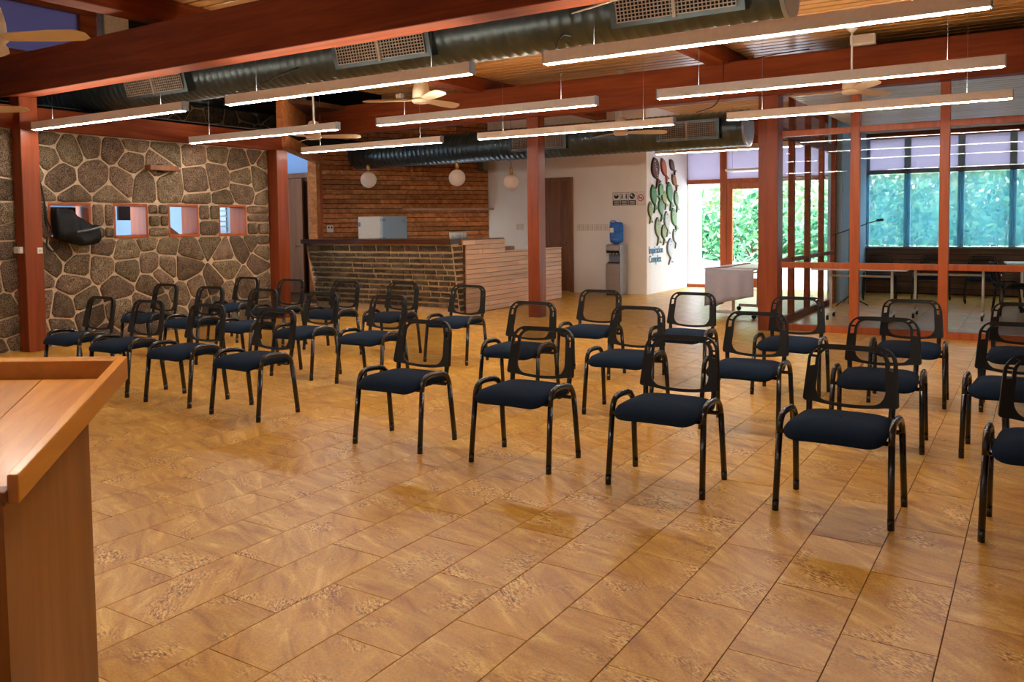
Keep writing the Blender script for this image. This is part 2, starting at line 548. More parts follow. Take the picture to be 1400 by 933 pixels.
XS = -10.06
WIN = [(5.49, 6.03), (6.33, 6.82), (7.13, 7.62), (7.96, 8.47)]
WZ0, WZ1 = 1.30, 1.75
Y0W, Y1W = 3.2, 8.90
pieces = [(Y0W, Y1W, 0, WZ0), (Y0W, Y1W, WZ1, 2.60)]
edges = [Y0W] + [e for w in WIN for e in w] + [Y1W]
for i in range(0, len(edges), 2):
    pieces.append((edges[i], edges[i + 1], WZ0, WZ1))
V, Fc = [], []
for (ya, yb, za, zb) in pieces:
    n = len(V)
    V += [(x, y, z) for x in (XS - .34, XS) for y in (ya, yb) for z in (za, zb)]
    Fc += [tuple(n + i for i in q) for q in ((0, 1, 3, 2), (4, 6, 7, 5), (0, 4, 5, 1), (2, 3, 7, 6), (0, 2, 6, 4), (1, 5, 7, 3))]
wall_left = struct(mk('wall_left', V, Fc, 'mortar'), 'rubble stone wall with four small service windows and pale mortar')
rng = random.Random(11)
fx = lambda s, t, h: (XS + h, s, t)
for (ya, yb, za, zb), size in ((pieces[0], .30), (pieces[1], .33)):
    for c in voronoi(ya, yb, za, zb, size, .013, rng):
        stone(c, fx, rng, .020, wall_left)
for (ya, yb, za, zb) in pieces[2:]:
    if yb - ya > 1:
        for c in voronoi(ya, yb, za, zb, .28, .013, rng):
            stone(c, fx, rng, .020, wall_left)
    else:
        z = za
        while z < zb - .05:
            z2 = min(zb, z + rng.uniform(.12, .26))
            if zb - z2 < .09:
                z2 = zb
            if rng.random() < .45 and yb - ya > .25:
                m = ya + (yb - ya) * rng.uniform(.4, .6)
                cuts = [(ya, m), (m, yb)]
            else:
                cuts = [(ya, yb)]
            for a, b in cuts:
                gp = .013
                stone([(a + gp, z + gp), (b - gp, z + gp), (b - gp, z2 - gp), (a + gp, z2 - gp)], fx, rng, .04, wall_left)
            z = z2
# service window frames in the stone wall
for i, (a, b) in enumerate(WIN):
    w = thing('window_%d' % (i + 1), 'timber lining of the %s service window in the stone wall' % ('first', 'second', 'third', 'fourth')[i], None, (XS, (a + b) / 2, WZ0))
    w['kind'] = 'structure'
    box('window_sill', XS - .34, XS + .02, a, b, WZ0, WZ0 + .035, 'frame', w, .004)
    box('window_head', XS - .34, XS + .0, a, b, WZ1 - .03, WZ1, 'frame', w, .004)
    box('window_jamb', XS - .34, XS + .005, a, a + .03, WZ0 + .035, WZ1 - .03, 'frame', w, .004)
    box('window_jamb', XS - .34, XS + .005, b - .03, b, WZ0 + .035, WZ1 - .03, 'frame', w, .004)

# ---- office behind the stone wall, corridor and its door
struct(box('wall_office_end', -14.6, -10.4, 9.0, 9.1, 0, 2.9, 'bluewhite'), 'white end wall tinted daylight blue seen through the service windows')
V, Fc = [], []
for (ya, yb, za, zb) in ((3, 9.0, 0, 1.95), (3, 9.0, 2.3, 2.9), (3, 5.4, 1.95, 2.3), (8.2, 9.0, 1.95, 2.3)):
    n = len(V)
    V += [(x, y, z) for x in (-14.7, -14.6) for y in (ya, yb) for z in (za, zb)]
    Fc += [tuple(n + i for i in q) for q in ((0, 1, 3, 2), (4, 6, 7, 5), (0, 4, 5, 1), (2, 3, 7, 6), (0, 2, 6, 4), (1, 5, 7, 3))]
struct(mk('wall_office_outer', V, Fc, 'bluewhite'), 'white outer wall of the office tinted daylight blue with a window opening')
struct(box('floor_office', -15.2, -10.4, 3, 13.5, -.3, -.002, 'slab'), 'dark floor of the office and corridor')
struct(box('ceiling_office', -14.7, -10.4, 3, 9.1, 2.9, 2.96, 'bluewhite'), 'office ceiling behind the stone wall')

# ---- posts and beams
def post(name, x, y, w, z1, lab):
    return struct(box(name, x - w / 2, x + w / 2, y - w / 2, y + w / 2, 0, z1, 'post', None, .006), lab)
post('column_1', -9.96, 5.20, .21, 2.96, 'red stained square post in front of the stone wall, beside the lectern')
post('column_2', -9.98, 9.03, .22, 2.60, 'red stained post at the end of the stone wall')
post('column_3', -6.42, 10.88, .20, 3.02, 'red stained post standing free in front of the bar')
post('column_4', -2.92, 10.92, .25, 3.02, 'red stained post at the corner of the glass partition')
struct(box('beam_1', -10.3, 5, 5.02, 5.25, 2.95, 3.40, 'beam', None, .006), 'large red timber beam crossing the top of the picture')
struct(box('beam_2', -12.9, 5, 10.78, 11.0, 3.02, 3.50, 'beam', None, .006), 'red timber beam over the glass partition and the bar post')
struct(box('beam_3', -10.16, -9.96, 3.0, 9.14, 2.60, 2.86, 'beam_y', None, .006), 'red timber wall plate on the stone wall')
struct(box('beam_4', -11.6, 5, 17.3, 17.5, 2.95, 3.75, 'beam', None, .006), 'timber beam above the entrance glazing')
for i, x in enumerate((-7.42, -3.56, 0.35, 4.2)):
    struct(box('rafter_%d' % (i + 1), x - .13, x + .13, 0.5, 17.4, 3.47, 3.68, 'beam_y', None, .005), 'red timber rafter under the slatted ceiling')

# ---- slatted ceiling
ceil = struct(mk('ceiling', *prism([(-7.5, -3), (5.2, -3), (5.2, 17.6), (-9.7, 17.6), (-9.7, 6.4), (-7.5, 6.4)], .065, lambda u, v, h: (u, v, 3.735 + h)), 'void'), 'varnished timber slat ceiling with dark gaps')
y = -2.6
PIT = 0.185
while y < 17.3:
    for xa, xb in ((-9.7 if y > 6.4 else -7.5, -3.56), (-3.56, 5.2)):
        ob('slat', boxmesh(xb - xa - .004, PIT - .04, .03, .004, 'slat'), ceil, ((xa + xb) / 2, y, 3.70))
    y += PIT
# raised clerestory bay over the stone wall, its shade painted near-black
cl = thing('window_5', 'lilac frosted clerestory window high above the stone wall', None, (-11.4, 6.2, 3.6))
cl['kind'] = 'structure'
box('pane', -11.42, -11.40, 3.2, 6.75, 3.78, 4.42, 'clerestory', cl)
box('mullion', -11.44, -11.34, 6.75, 7.0, 3.5, 4.6, 'beam_y', cl, .004)
box('window_head', -11.44, -11.30, 3.0, 7.0, 4.42, 4.62, 'beam_y', cl, .004)
box('window_sill', -11.44, -11.30, 3.0, 7.0, 3.55, 3.78, 'beam_y', cl, .004)
struct(box('wall_upper', -11.6, -11.45, 7.0, 12.0, 2.86, 4.7, 'mortar'), 'dim stone wall above the timber wall plate')
wu = bpy.data.objects['wall_upper']
rng = random.Random(5)
for c in voronoi(7.1, 11.4, 2.9, 3.75, .30, .014, rng):
    stone(c, lambda s, t, h: (-11.45 + h, s, t), rng, .03, wu)
struct(box('wall_clerestory', -7.62, -7.5, -3, 6.4, 3.69, 4.7, 'void'), 'shade-painted upstand of the raised roof bay')  # near-black stands in for the shade above the front beam
struct(box('wall_clerestory_end', -9.7, -7.5, 6.4, 6.5, 3.69, 4.7, 'void'), 'shade-painted end of the raised roof bay')
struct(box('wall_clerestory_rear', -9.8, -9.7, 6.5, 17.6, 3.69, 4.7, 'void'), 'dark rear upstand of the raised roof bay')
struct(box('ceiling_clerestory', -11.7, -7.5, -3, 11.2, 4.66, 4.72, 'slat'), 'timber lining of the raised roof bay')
o = tag(mk('cornice_pipe', *sweep([(-11.25, 7.0, 3.42), (-11.25, 10.7, 3.42)], .07, .07, None, 12), 'duct', None, True), 'grey pipe running along the dim upper stone wall', 'pipe')
o = tag(mk('steel_strut', *prism([(0, 0), (.09, 0), (.09, .02), (.02, .02), (.02, .09), (0, .09)], 1.2, lambda u, v, h: (-10.5 + u, 6.48 + v, 3.45 + h)), 'silver'), 'short galvanised steel strut beside the clerestory window', 'strut')

struct(box('ceiling_bar', -12.3, -9.7, 11.2, 17.6, 3.69, 3.8, 'slat'), 'timber ceiling over the bar')
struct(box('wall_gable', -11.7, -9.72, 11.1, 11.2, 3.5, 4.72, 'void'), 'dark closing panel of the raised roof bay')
struct(box('wall_back', -11.7, 4.6, -3.1, -3.0, 0, 4.7, 'plaster'), 'plain unseen wall added behind the viewpoint to keep out daylight')  # put in out of view so cool sky light misses the foreground
struct(box('wall_left_front', -10.4, -10.06, -3, 3.2, 0, 2.6, 'plaster'), 'plain wall continuing the stone wall behind the viewpoint')
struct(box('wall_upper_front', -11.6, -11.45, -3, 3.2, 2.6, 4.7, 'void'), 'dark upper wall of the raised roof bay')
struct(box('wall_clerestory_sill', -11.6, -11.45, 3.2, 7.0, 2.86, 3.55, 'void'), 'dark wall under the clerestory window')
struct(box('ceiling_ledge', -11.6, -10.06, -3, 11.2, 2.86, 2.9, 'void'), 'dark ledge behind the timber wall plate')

# ---- bar back wall with cladding
PA, PB = Vector((-12.04, 11.94, 0)), Vector((-10.16, 15.15, 0))
PD = (PB - PA).normalized()
PN = Vector((PD.y, -PD.x, 0))
PLEN = (PB - PA).length
fp = lambda s, t, h: tuple(PA + PD * s + PN * h + Vector((0, 0, t)))
wb = struct(mk('wall_bar', *prism([(0, 0), (PLEN, 0), (PLEN, 3.7), (0, 3.7)], -.12, fp), 'void'), 'walnut board wall behind the bar')
rng = random.Random(3)
pw = 0.096
z = 0.9
ang = math.atan2(PD.y, PD.x)
rowi = 0
while z < 3.6:
    cuts = sorted([0, PLEN] + [c for c in (0.66 + rng.uniform(-.02, .02) if rowi % 2 else 1.28, 1.95 + rng.uniform(-.3, .3), 2.8 + rng.uniform(-.3, .3))])
    for a, b in zip(cuts, cuts[1:]):
        if b - a < .1:
            continue
        o = ob('plank', boxmesh(round(b - a, 2) - .004, .022, pw - .012, .003, 'panel'), wb, PA + PD * ((a + b) / 2) + PN * (.011 + rng.uniform(0, .006)) + Vector((0, 0, z + pw / 2)))
        o.rotation_euler = (0, 0, ang)
    z += pw
    rowi += 1
for s0, za, zb in ((0.66, 2.75, 3.3), (1.95, 2.42, 3.3)):
    mk('batten', *prism([(s0 - .02, za), (s0 + .02, za), (s0 + .02, zb), (s0 - .02, zb)], .05, fp), 'panel', wb)
struct(mk('trim_1', *prism([(-.03, 0), (.06, 0), (.06, 3.4), (-.03, 3.4)], .07, fp), 'frame'), 'orange timber corner trim at the start of the board wall')
sh = tag(mk('wall_shelf', *prism([(1.74, 1.725), (PLEN + .03, 1.725), (PLEN + .03, 1.765), (1.74, 1.765)], .22, fp), 'cladding'), 'long thin walnut shelf on the board wall behind the bar', 'shelf')
# door opening between stone wall post and board wall
def seg_box(name, p, q, t, z0, z1, mat, parent=None):
    p, q = Vector((*p, 0)), Vector((*q, 0))
    d = (q - p).normalized()
    nn = Vector((-d.y, d.x, 0))
    L = (q - p).length
    return mk(name, *prism([(0, z0), (L, z0), (L, z1), (0, z1)], t, lambda u, v, h: tuple(p + d * u + nn * (h - t / 2) + Vector((0, 0, v)))), mat, parent)
struct(seg_box('lintel_1', (-9.98, 9.1), (-12.04, 11.94), .16, 2.66, 2.86, 'panel'), 'timber lintel over the corridor opening')
struct(seg_box('wall_over_opening', (-9.98, 9.1), (-12.04, 11.94), .10, 2.86, 3.6, 'panel'), 'timber boarding above the corridor opening')
struct(seg_box('trim_2', (-11.86, 11.60), (-12.06, 11.90), .16, 0, 2.66, 'panel'), 'brown timber jamb of the corridor opening')
dw = thing('door_1', 'half open brown door with bluish transom at the corridor end', None, (-13.4, 12.6, 0))
dw['kind'] = 'structure'
box('transom_pane', -14.2, -12.6, 12.62, 12.64, 2.52, 3.4, 'skypane', dw)
box('door_frame', -13.9, -12.75, 12.55, 12.68, 2.44, 2.54, 'door', dw, .004)
box('door_frame', -13.9, -13.78, 12.55, 12.68, 0, 2.44, 'door', dw, .004)
box('door_frame', -12.98, -12.86, 12.55, 12.68, 0, 2.44, 'door', dw, .004)
lf = seg_box('door_leaf', (-.50, -.02), (.34, -.10), .045, .01, 2.42, 'door', dw)
mk('handle', *sweep([(.24, -.10, 1.0), (.24, -.16, 1.0), (.14, -.15, 1.0)], .010, .010), 'chrome', dw)
struct(box('wall_corridor', -15.2, -12.0, 12.72, 12.82, 0, 2.5, 'door'), 'dark corridor wall beyond the door')
struct(box('ceiling_corridor', -15.3, -10.2, 9.05, 12.62, 3.42, 3.5, 'dado'), 'corridor ceiling')
struct(box('wall_corridor_side', -15.3, -15.2, 9.1, 13.5, 0, 3.6, 'bluewhite'), 'corridor side wall')

# ---- far white wall, fish wall
struct(box('wall_far', -10.3, -6.45, 15.15, 15.35, 0, 3.7, 'plaster'), 'white plaster wall with door, signs and water dispenser')
struct(box('wall_fish', -6.65, -6.45, 15.35, 17.5, 0, 3.7, 'outwhite'), 'white side wall carrying the fish decoration')
d2 = thing('door_2', 'closed brown door in the white wall beside the bar', None, (-8.43, 15.15, 0))
d2['kind'] = 'structure'
box('door_leaf', -8.72, -8.13, 15.10, 15.16, .02, 2.30, 'door', d2, .003)
box('door_frame', -8.80, -8.72, 15.08, 15.17, 0, 2.36, 'door', d2, .004)
box('door_frame', -8.13, -8.06, 15.08, 15.17, 0, 2.36, 'door', d2, .004)
box('door_frame', -8.72, -8.13, 15.08, 15.17, 2.30, 2.36, 'door', d2, .004)
V, Fc = sweep([(-8.20, 15.10, 1.02), (-8.20, 15.04, 1.02), (-8.30, 15.035, 1.02)], .012, .012)
mk('handle', place(V, (8.43, -15.15, 0)), Fc, 'chrome', d2, True)

# ---- entrance glazing
YG = 17.4
gz = thing('window_6', 'entrance glazing with orange timber frame and glazed door', None, (-4.8, YG, 0))
gz['kind'] = 'structure'
def fr(name, x0, x1, z0, z1, p=gz, y=YG, d=.10, mat='frame'):
    return box(name, x0, x1, y - d / 2, y + d / 2, z0, z1, mat, p, .004)
fr('mullion', -6.62, -6.45, 0, 3.0)
fr('mullion', -5.72, -5.58, 0, 3.0)
fr('mullion', -4.62, -4.48, 0, 3.0)
fr('mullion', -3.2, -3.05, 0, 3.0)
fr('sill', -6.45, -5.72, 0, .07)
for xa, xb in ((-6.45, -5.72), (-5.58, -4.62), (-4.48, -3.2)):
    fr('transom', xa, xb, 2.22, 2.31)
    fr('pane_upper', xa, xb, 2.31, 3.0, d=.012, mat='frost')
fr('pane', -6.45, -5.72, .07, 2.22, d=.012, mat='glass')
fr('pane', -4.48, -3.2, .07, 2.22, d=.012, mat='glass')
fr('door_stile', -5.58, -5.46, .02, 2.22, d=.06)
fr('door_stile', -4.84, -4.72, .02, 2.22, d=.06)
fr('door_rail', -5.46, -4.84, 2.09, 2.22, d=.06)
fr('door_rail', -5.46, -4.84, .02, .22, d=.06)
fr('door_pane', -5.46, -4.84, .22, 2.09, d=.012, mat='glass')
V, Fc = sweep([(-4.80 + 4.8, -.04, .92), (0, -.09, .92), (0, -.09, 1.18), (0, -.04, 1.18)], .012, .012, (1, 0, 0))
mk('handle', V, Fc, 'chrome', gz, True)

# ---- glass partition of the meeting room
YP = 11.02
gp = thing('partition_glass', 'orange timber framed glass partition of the meeting room', None, (-1.0, YP, 0))
gp['kind'] = 'structure'
XM = [(-1.96, -1.85), (-0.97, -0.865), (0.03, .14), (1.04, 1.15), (2.05, 2.16)]
lefts = [-2.80] + [m[1] for m in XM]
rights = [m[0] for m in XM] + [3.0]
for a, b in XM:
    fr('mullion', a, b, .0, 3.02, gp, YP, .10)
for xa, xb in zip(lefts, rights):
    fr('sill', xa, xb, 0, .085, gp, YP, .10)
    fr('transom', xa, xb, .81, .885, gp, YP, .09)
    fr('transom', xa, xb, 2.50, 2.575, gp, YP, .09)
    for za, zb in ((.085, .81), (.885, 2.50), (2.575, 3.02)):
        fr('pane', xa, xb, za, zb, gp, YP, .01, 'glass')
sp = thing('partition_side', 'row of deep timber mullions with glass along the side of the meeting room', None, (-2.93, 13.2, 0))
sp['kind'] = 'structure'
ys = [11.08, 12.02, 12.98, 13.92, 14.86]
for yy in ys[1:]:
    box('mullion', -2.975, -2.90, yy, yy + .11, 0, 3.45, 'beam_y', sp, .004)
for ya, yb in zip(ys, ys[1:]):
    box('pane', -2.945, -2.935, ya + .11, yb, .10, 2.54, 'glass_side', sp)
    box('pane', -2.945, -2.935, ya + .11, yb, 2.68, 3.45, 'glass_side', sp)
    box('sill', -2.97, -2.905, ya + .11, yb, 0, .10, 'beam_y', sp, .004)
    box('transom', -2.97, -2.905, ya + .11, yb, 2.54, 2.68, 'beam_y', sp, .004)
    box('transom', -2.965, -2.91, ya + .11, yb, .84, .90, 'beam_y', sp, .004)
struct(box('wall_room_side', -3.05, -2.82, 15.0, 17.4, 0, 3.7, 'bluewhite'), 'bluish white wall of the meeting room')
YR = 17.4
wr = thing('window_7', 'meeting room windows with teal roller blinds over a dark board dado', None, (-1, YR, 0))
wr['kind'] = 'structure'
bx = [-2.82, -2.10, -1.20, -0.38, .45, 1.3, 2.2, 3.2, 4.2]
for i, x in enumerate(bx):
    box('mullion', x - .055, x + .055, YR - .05, YR + .05, .90, 3.0, 'bluewhite', wr, .004)
for xa, xb in zip(bx, bx[1:]):
    box('pane', xa + .055, xb - .055, YR + .0, YR + .01, .90, 2.28, 'glass', wr)
    box('blind', xa + .004, xb - .004, YR - .09, YR - .086, .93, 2.27, 'blind', wr)
    box('pane_upper', xa + .055, xb - .055, YR, YR + .01, 2.36, 3.0, 'frost', wr)
box('transom', -2.82, 4.4, YR - .05, YR + .05, 2.28, 2.36, 'greysteel', wr, .004)
box('sill', -2.82, 4.4, YR - .12, YR + .05, .86, .90, 'greysteel', wr, .004)
cr_ = struct(box('ceiling_room', -2.80, 4.4, 11.12, 17.3, 3.09, 3.13, 'void'), 'pale slatted ceiling of the meeting room')
yy = 11.25
while yy < 17.25:
    ob('slat', boxmesh(7.19, .145, .025, .004, 'slat_pale'), cr_, (.80, yy, 3.068))
    yy += .185
wd_ = struct(box('wall_room_back', -2.82, 4.4, YR - .02, YR + .1, 0, .86, 'void'), 'dark horizontal board dado under the meeting room windows')
zz = 0.02
while zz < .84:
    ob('plank', boxmesh(7.2, .02, .095, .003, 'dado'), wd_, (.79, YR - .03, zz + .05))
    zz += .105
struct(box('wall_right', 4.4, 4.6, -3, 17.6, 0, 3.75, 'plaster'), 'plain wall closing the hall beyond the frame')

# ================================================================== DUCTS
def duct(name, x0, x1, y, z, r, grilles, lab, caps=(False, True)):
    t = thing(name, lab, 'duct', ((x0 + x1) / 2, y, z))
    L = x1 - x0
    n = 32
    seg = 0.105
    m = int(L / seg)
    V, Fc = [], []
    xs = []
    for i in range(m + 1):
        x = -L / 2 + L * i / m
        xs += [(x, r), (x + .012, r + .006), (x + .024, r)] if i < m else [(x, r)]
    for x, rr in xs:
        for j in range(n):
            a = 2 * math.pi * j / n
            V.append((x, rr * math.cos(a), rr * math.sin(a)))
    for i in range(len(xs) - 1):
        for j in range(n):
            Fc.append((i * n + j, i * n + (j + 1) % n, (i + 1) * n + (j + 1) % n, (i + 1) * n + j))
    mk('body', V, Fc, 'duct', t, True)
    for side, do in zip((-1, 1), caps):
        if do:
            V2, F2 = lathe([(r * .98, 0), (r + .012, 0), (r + .012, .03), (r * .96, .035), (0.02, .03)], n)
            V2 = [(side * (L / 2 - .01 + v[2]), v[0], v[1]) for v in V2]
            mk('end_cap', V2, F2, 'duct_end', t)
    for gx0, gx1, el in grilles:      # grille box on the side facing the hall
        g0 = gx0 - t.location.x
        gl = gx1 - gx0
        ca, sa = math.cos(el), math.sin(el)
        nrm = Vector((0, -ca, sa))
        tv = Vector((0, sa, ca))
        gh = .30
        f = lambda u, v, h: tuple(Vector((g0 + u, 0, 0)) + tv * v + nrm * (r * .90 + h))
        g_ = mk('grille_box', *prism([(0, -gh / 2), (gl, -gh / 2), (gl, gh / 2), (0, gh / 2)], .10, f), 'duct', t)
        fb = lambda u, v, h: f(u, v, h + .101)
        mk('recess', *prism([(.06, -gh / 2 + .04), (gl - .06, -gh / 2 + .04), (gl - .06, gh / 2 - .04), (.06, gh / 2 - .04)], .002, fb), 'void', g_)
        ff = lambda u, v, h: f(u, v, h + .104)
        bv, bf = [], []
        def bar(u0, u1, v0, v1):
            k = len(bv)
            a, b = prism([(u0, v0), (u1, v0), (u1, v1), (u0, v1)], .012, ff)
            bv.extend(a)
            bf.extend([tuple(k + i for i in q) for q in b])
        nr, nc = 8, 30
        for i in range(nr + 1):
            v = -gh / 2 + .04 + (gh - .08) * i / nr
            bar(.06, gl - .06, v - .004, v + .004)
        for i in range(nc + 1):
            u = .06 + (gl - .12) * i / nc
            bar(u - .003, u + .003, -gh / 2 + .04, gh / 2 - .04)
        lg = mk('grille_lattice', bv, bf, 'grille', g_)
        lg['kind'] = 'stuff'
        mk('centre_bar', *prism([(gl / 2 - .014, -gh / 2 + .02), (gl / 2 + .014, -gh / 2 + .02), (gl / 2 + .014, gh / 2 - .02), (gl / 2 - .014, gh / 2 - .02)], .02, ff), 'grille', g_)
    x = x0 + .8
    while x < x1:
        for yo in (-.16, .16):
            wire('hanger', (x, y + yo, z + r * .7), (x, y + yo, 3.70), .006, 'greysteel', t)
        x += 2.4
    return t
duct('air_duct', -11.3, -1.55, 6.3, 3.18, .27, [(-9.20, -8.05, -.25), (-5.80, -4.62, -.25), (-2.84, -1.78, -.25)], 'long galvanised spiral air duct hanging behind the front beam')
duct('air_duct', -11.6, -3.72, 12.6, 2.83, .275, [(-7.75, -6.65, -.05), (-5.05, -4.05, -.05)], 'grey spiral air duct ending above the entrance, seen under the rear beam')

# ================================================================== LINEAR LIGHTS
def linear_light(x0, x1, y, z, lab, hang=3.0, up=True, grp='suspended linear lights over the hall'):
    L = x1 - x0
    t = thing('linear_light', lab, 'light', ((x0 + x1) / 2, y, z), 0, grp)
    ob('housing', boxmesh(L, .075, .085, .004, 'aluminium'), t, (0, 0, .0475))
    ob('diffuser', boxmesh(L - .02, .030, .010, 0, 'led'), t, (0, 0, .002))
    if up:
        ob('added_uplight', boxmesh(L - .06, .05, .006, 0, 'added_uplight'), t, (0, 0, .0876))  # added strip, hidden in the housing top, lights the slats
    for s in (-1, 1):
        ob('end_cap', boxmesh(.008, .079, .094, .002, 'duct_end'), t, (s * (L / 2 + .003), 0, .0465))
        wire('suspension_wire', (t.location.x + s * L * .36, y, z + .09), (t.location.x + s * L * .36, y, hang), .0014, 'greysteel', t)
    return t
ROWS = [(5.20, 2.565, 'under the front beam', 2.95), (7.30, 2.565, 'in the middle line', 3.72), (9.34, 2.565, 'in the rear line, before the partition', 3.72)]
SEG = [(-2.98, -.20, 'meeting room end'), (-6.40, -3.62, 'centre'), (-9.74, -7.03, 'stone wall end')]
for yy, zz, ln, hg in ROWS:
    for a, b, sd in SEG:
        linear_light(a, b, yy, zz, 'glowing suspended linear light %s, %s' % (ln, sd), hg)
linear_light(-5.52, -3.10, 13.4, 2.57, 'short suspended linear light in front of the entrance glazing', 3.68)
for yy, wh in ((1.0, 'just above the viewpoint'),):
    for a, b, sd in SEG:
        linear_light(a, b, yy, 2.565, 'suspended linear light %s, %s' % (wh, sd), 3.72, False)
pl = thing('panel_light', 'flat white square panel light hanging inside the entrance', 'light', (-4.75, 16.4, 2.42))
ob('body', boxmesh(.95, .5, .045, .01, 'whitemetal'), pl)
for sx in (-.4, .4):
    wire('suspension_wire', (-4.75 + sx, 16.4, 2.44), (-4.75 + sx, 16.4, 3.68), .003, 'greysteel', pl)

# ================================================================== CEILING FANS
def fan(x, y, z, rz, lab, ztop=3.68):
    t = thing('ceiling_fan', lab, 'fan', (x, y, z), rz, 'cream ceiling fans')
    V, Fc = lathe([(.05, .22), (.075, .20), (.10, .10), (.105, .02), (.06, 0)], 20)
    mk('motor', V, Fc, 'cream', t, True)
    V, Fc = lathe([(.012, .20), (.012, ztop - z)], 10)
    mk('rod', V, Fc, 'whitemetal', t, True)
    V, Fc = lathe([(.02, ztop - z - .09), (.06, ztop - z - .05), (.065, ztop - z)], 16)
    mk('canopy', V, Fc, 'whitemetal', t, True)
    V, Fc = lathe([(.11, 0), (.115, -.02), (.09, -.045), (.03, -.05)], 20)
    mk('hub_cover', V, Fc, 'cream', t, True)
    poly = [(.09, -.03), (.16, -.055), (.45, -.075), (.64, -.07), (.69, -.03), (.69, .03), (.64, .055), (.45, .06), (.16, .045), (.09, .03)]
    for k in range(3):
        a = k * 2 * math.pi / 3
        ca, sa = math.cos(a), math.sin(a)
        def f(u, v, h):
            zz_ = -.012 + h - v * .32
            return (u * ca - v * sa, u * sa + v * ca, zz_)
        mk('blade', *prism(poly, .006, f), 'cream', t)
    return t
fan(-1.84, 10.35, 2.93, 1.1, 'cream ceiling fan before the rear beam, in front of the glass partition')
fan(-5.28, 11.45, 2.77, .55, 'cream ceiling fan hanging in front of the rear duct')
fan(-9.0, 8.85, 2.74, .55, 'cream ceiling fan on a long rod near the stone wall post')
fan(-6.10, 7.72, 2.89, -.55, 'cream ceiling fan below the front duct grille')
fan(-6.01, 2.91, 2.74, .50, 'cream ceiling fan at the upper corner, its blade crossing the clerestory')
fan(-9.45, 4.35, 2.68, .45, 'cream ceiling fan half hidden beside the first post')
fan(-1.62, 4.05, 2.66, -1.42, 'pale ceiling fan above the front row with one blade in view')

# ================================================================== BAR
bar = thing('bar_counter', 'bar with lava block front, dark counter top and pale boarded side', 'bar', (-9.2, 11.0, 0))
BX0, BX1 = -10.72, -7.64
YT, YB = 10.36, 10.56
off = Vector(bar.location)
def fbr(s, t, h):   # s = x, t = height, leaning front
    yy = YB + (YT - YB) * t / 1.12
    return tuple(Vector((s, yy - h, t)) - off)
V = [Vector(p) - off for p in ((BX0, YT, 1.12), (BX1, YT, 1.12), (BX1, YB, 0), (BX0, YB, 0), (BX0, YB + .3, 1.12), (BX1, YB + .3, 1.12), (BX1, YB + .3, 0), (BX0, YB + .3, 0))]
core = mk('front_wall', V, [(0, 3, 2, 1), (4, 5, 6, 7), (0, 1, 5, 4), (3, 7, 6, 2), (0, 4, 7, 3), (1, 2, 6, 5)], 'mortar_dark', bar)
rng = random.Random(21)
def brick(s0, s1, t0, t1, f=fbr, nm='brick'):
    gp_ = .0125
    j = lambda: rng.uniform(-.008, .008)
    P = [(s0 + gp_, t0 + gp_), ((s0 + s1) / 2 + j(), t0 + gp_ + abs(j())), (s1 - gp_, t0 + gp_), (s1 - gp_ + j(), t1 - gp_), ((s0 + s1) / 2 + j(), t1 - gp_ - abs(j()) * .6), (s0 + gp_ + j(), t1 - gp_)]
    P = [(a + j() * .5, b + j() * .5) for a, b in P]
    n = len(P)
    cx, cz = (s0 + s1) / 2, (t0 + t1) / 2
    h = rng.uniform(.02, .04)
    V = [f(a, b, -.005) for a, b in P] + [f(cx + (a - cx) * .94, cz + (b - cz) * .88, h + j()) for a, b in P]
    mk(nm, V, [(i, (i + 1) % n, n + (i + 1) % n, n + i) for i in range(n)] + [tuple(range(n, 2 * n))], 'brick', core)
t = 0.09
row = 0
while t < .97:
    t2 = min(t + rng.uniform(.086, .096), .98)
    s = BX0 + (0.0 if row % 2 else -.12)
    while s < BX1 - .03:
        s2 = s + rng.uniform(.15, .28)
        if BX1 - s2 < .10:
            s2 = BX1
        brick(max(s, BX0), s2, t, t2)
        s = s2
    t = t2
    row += 1
s = BX0
while s < BX1 - .02:
    s2 = s + rng.uniform(.28, .36)
    if BX1 - s2 < .15:
        s2 = BX1
    brick(s, s2, .985, 1.105)
    s = s2
t = .05
while t < 1.05:    # blocks on the short return
    brick(0, .26, t, t + .09, lambda s_, t_, h: tuple(Vector((BX1 + h, YB - .2 * t_ / 1.12 + s_, t_)) - off), 'brick')
    t += .095
mk('counter_top', *prism([(BX0 - .12, YT - .07), (BX1 + .02, YT - .07), (BX1 + .02, YT + .62), (BX0 - .12, YT + .62)], .075, lambda u, v, h: tuple(Vector((u, v, 1.12 + h)) - off)), 'counter', bar)
mk('end_board', *prism([(YT - .02, 1.12), (YT + .25, 1.12), (YB + .28, 0), (YB + .02, 0)], -.05, lambda u, v, h: tuple(Vector((BX0 + h, u, v)) - off)), 'panel', bar)
XW = -7.60
YW0, YW1, YST = 10.66, 13.75, 11.80
side = mk('side_wall', *prism([(YW0, 0), (YW1, 0), (YW1, .95), (YST, .95), (YST, 1.19), (YW0 - .1, 1.19), (YW0 - .1, 1.1), (YW0, 1.1)], -.10, lambda u, v, h: tuple(Vector((XW + h, u, v)) - off)), 'door', bar)
z = .015
ph = .0775
row = 0
rng = random.Random(9)
while z < 1.17:
    ye = YW1 if z + ph <= .96 else YST
    ya = YW0 if z + ph < 1.13 else YW0 - .08
    cuts = [ya] + sorted(rng.uniform(ya + .3, ye - .3) for _ in range(2)) + [ye]
    for a, b in zip(cuts, cuts[1:]):
        if b - a < .02:
            continue
        hh = min(ph, (.95 if ye == YW1 else 1.19) - z) - .008
        if hh > .02:
            ob('plank', boxmesh(.02, round(b - a, 2) - .004, hh, .002, 'cladding'), bar, Vector((XW + .011, (a + b) / 2, z + hh / 2)) - off)
    z += ph
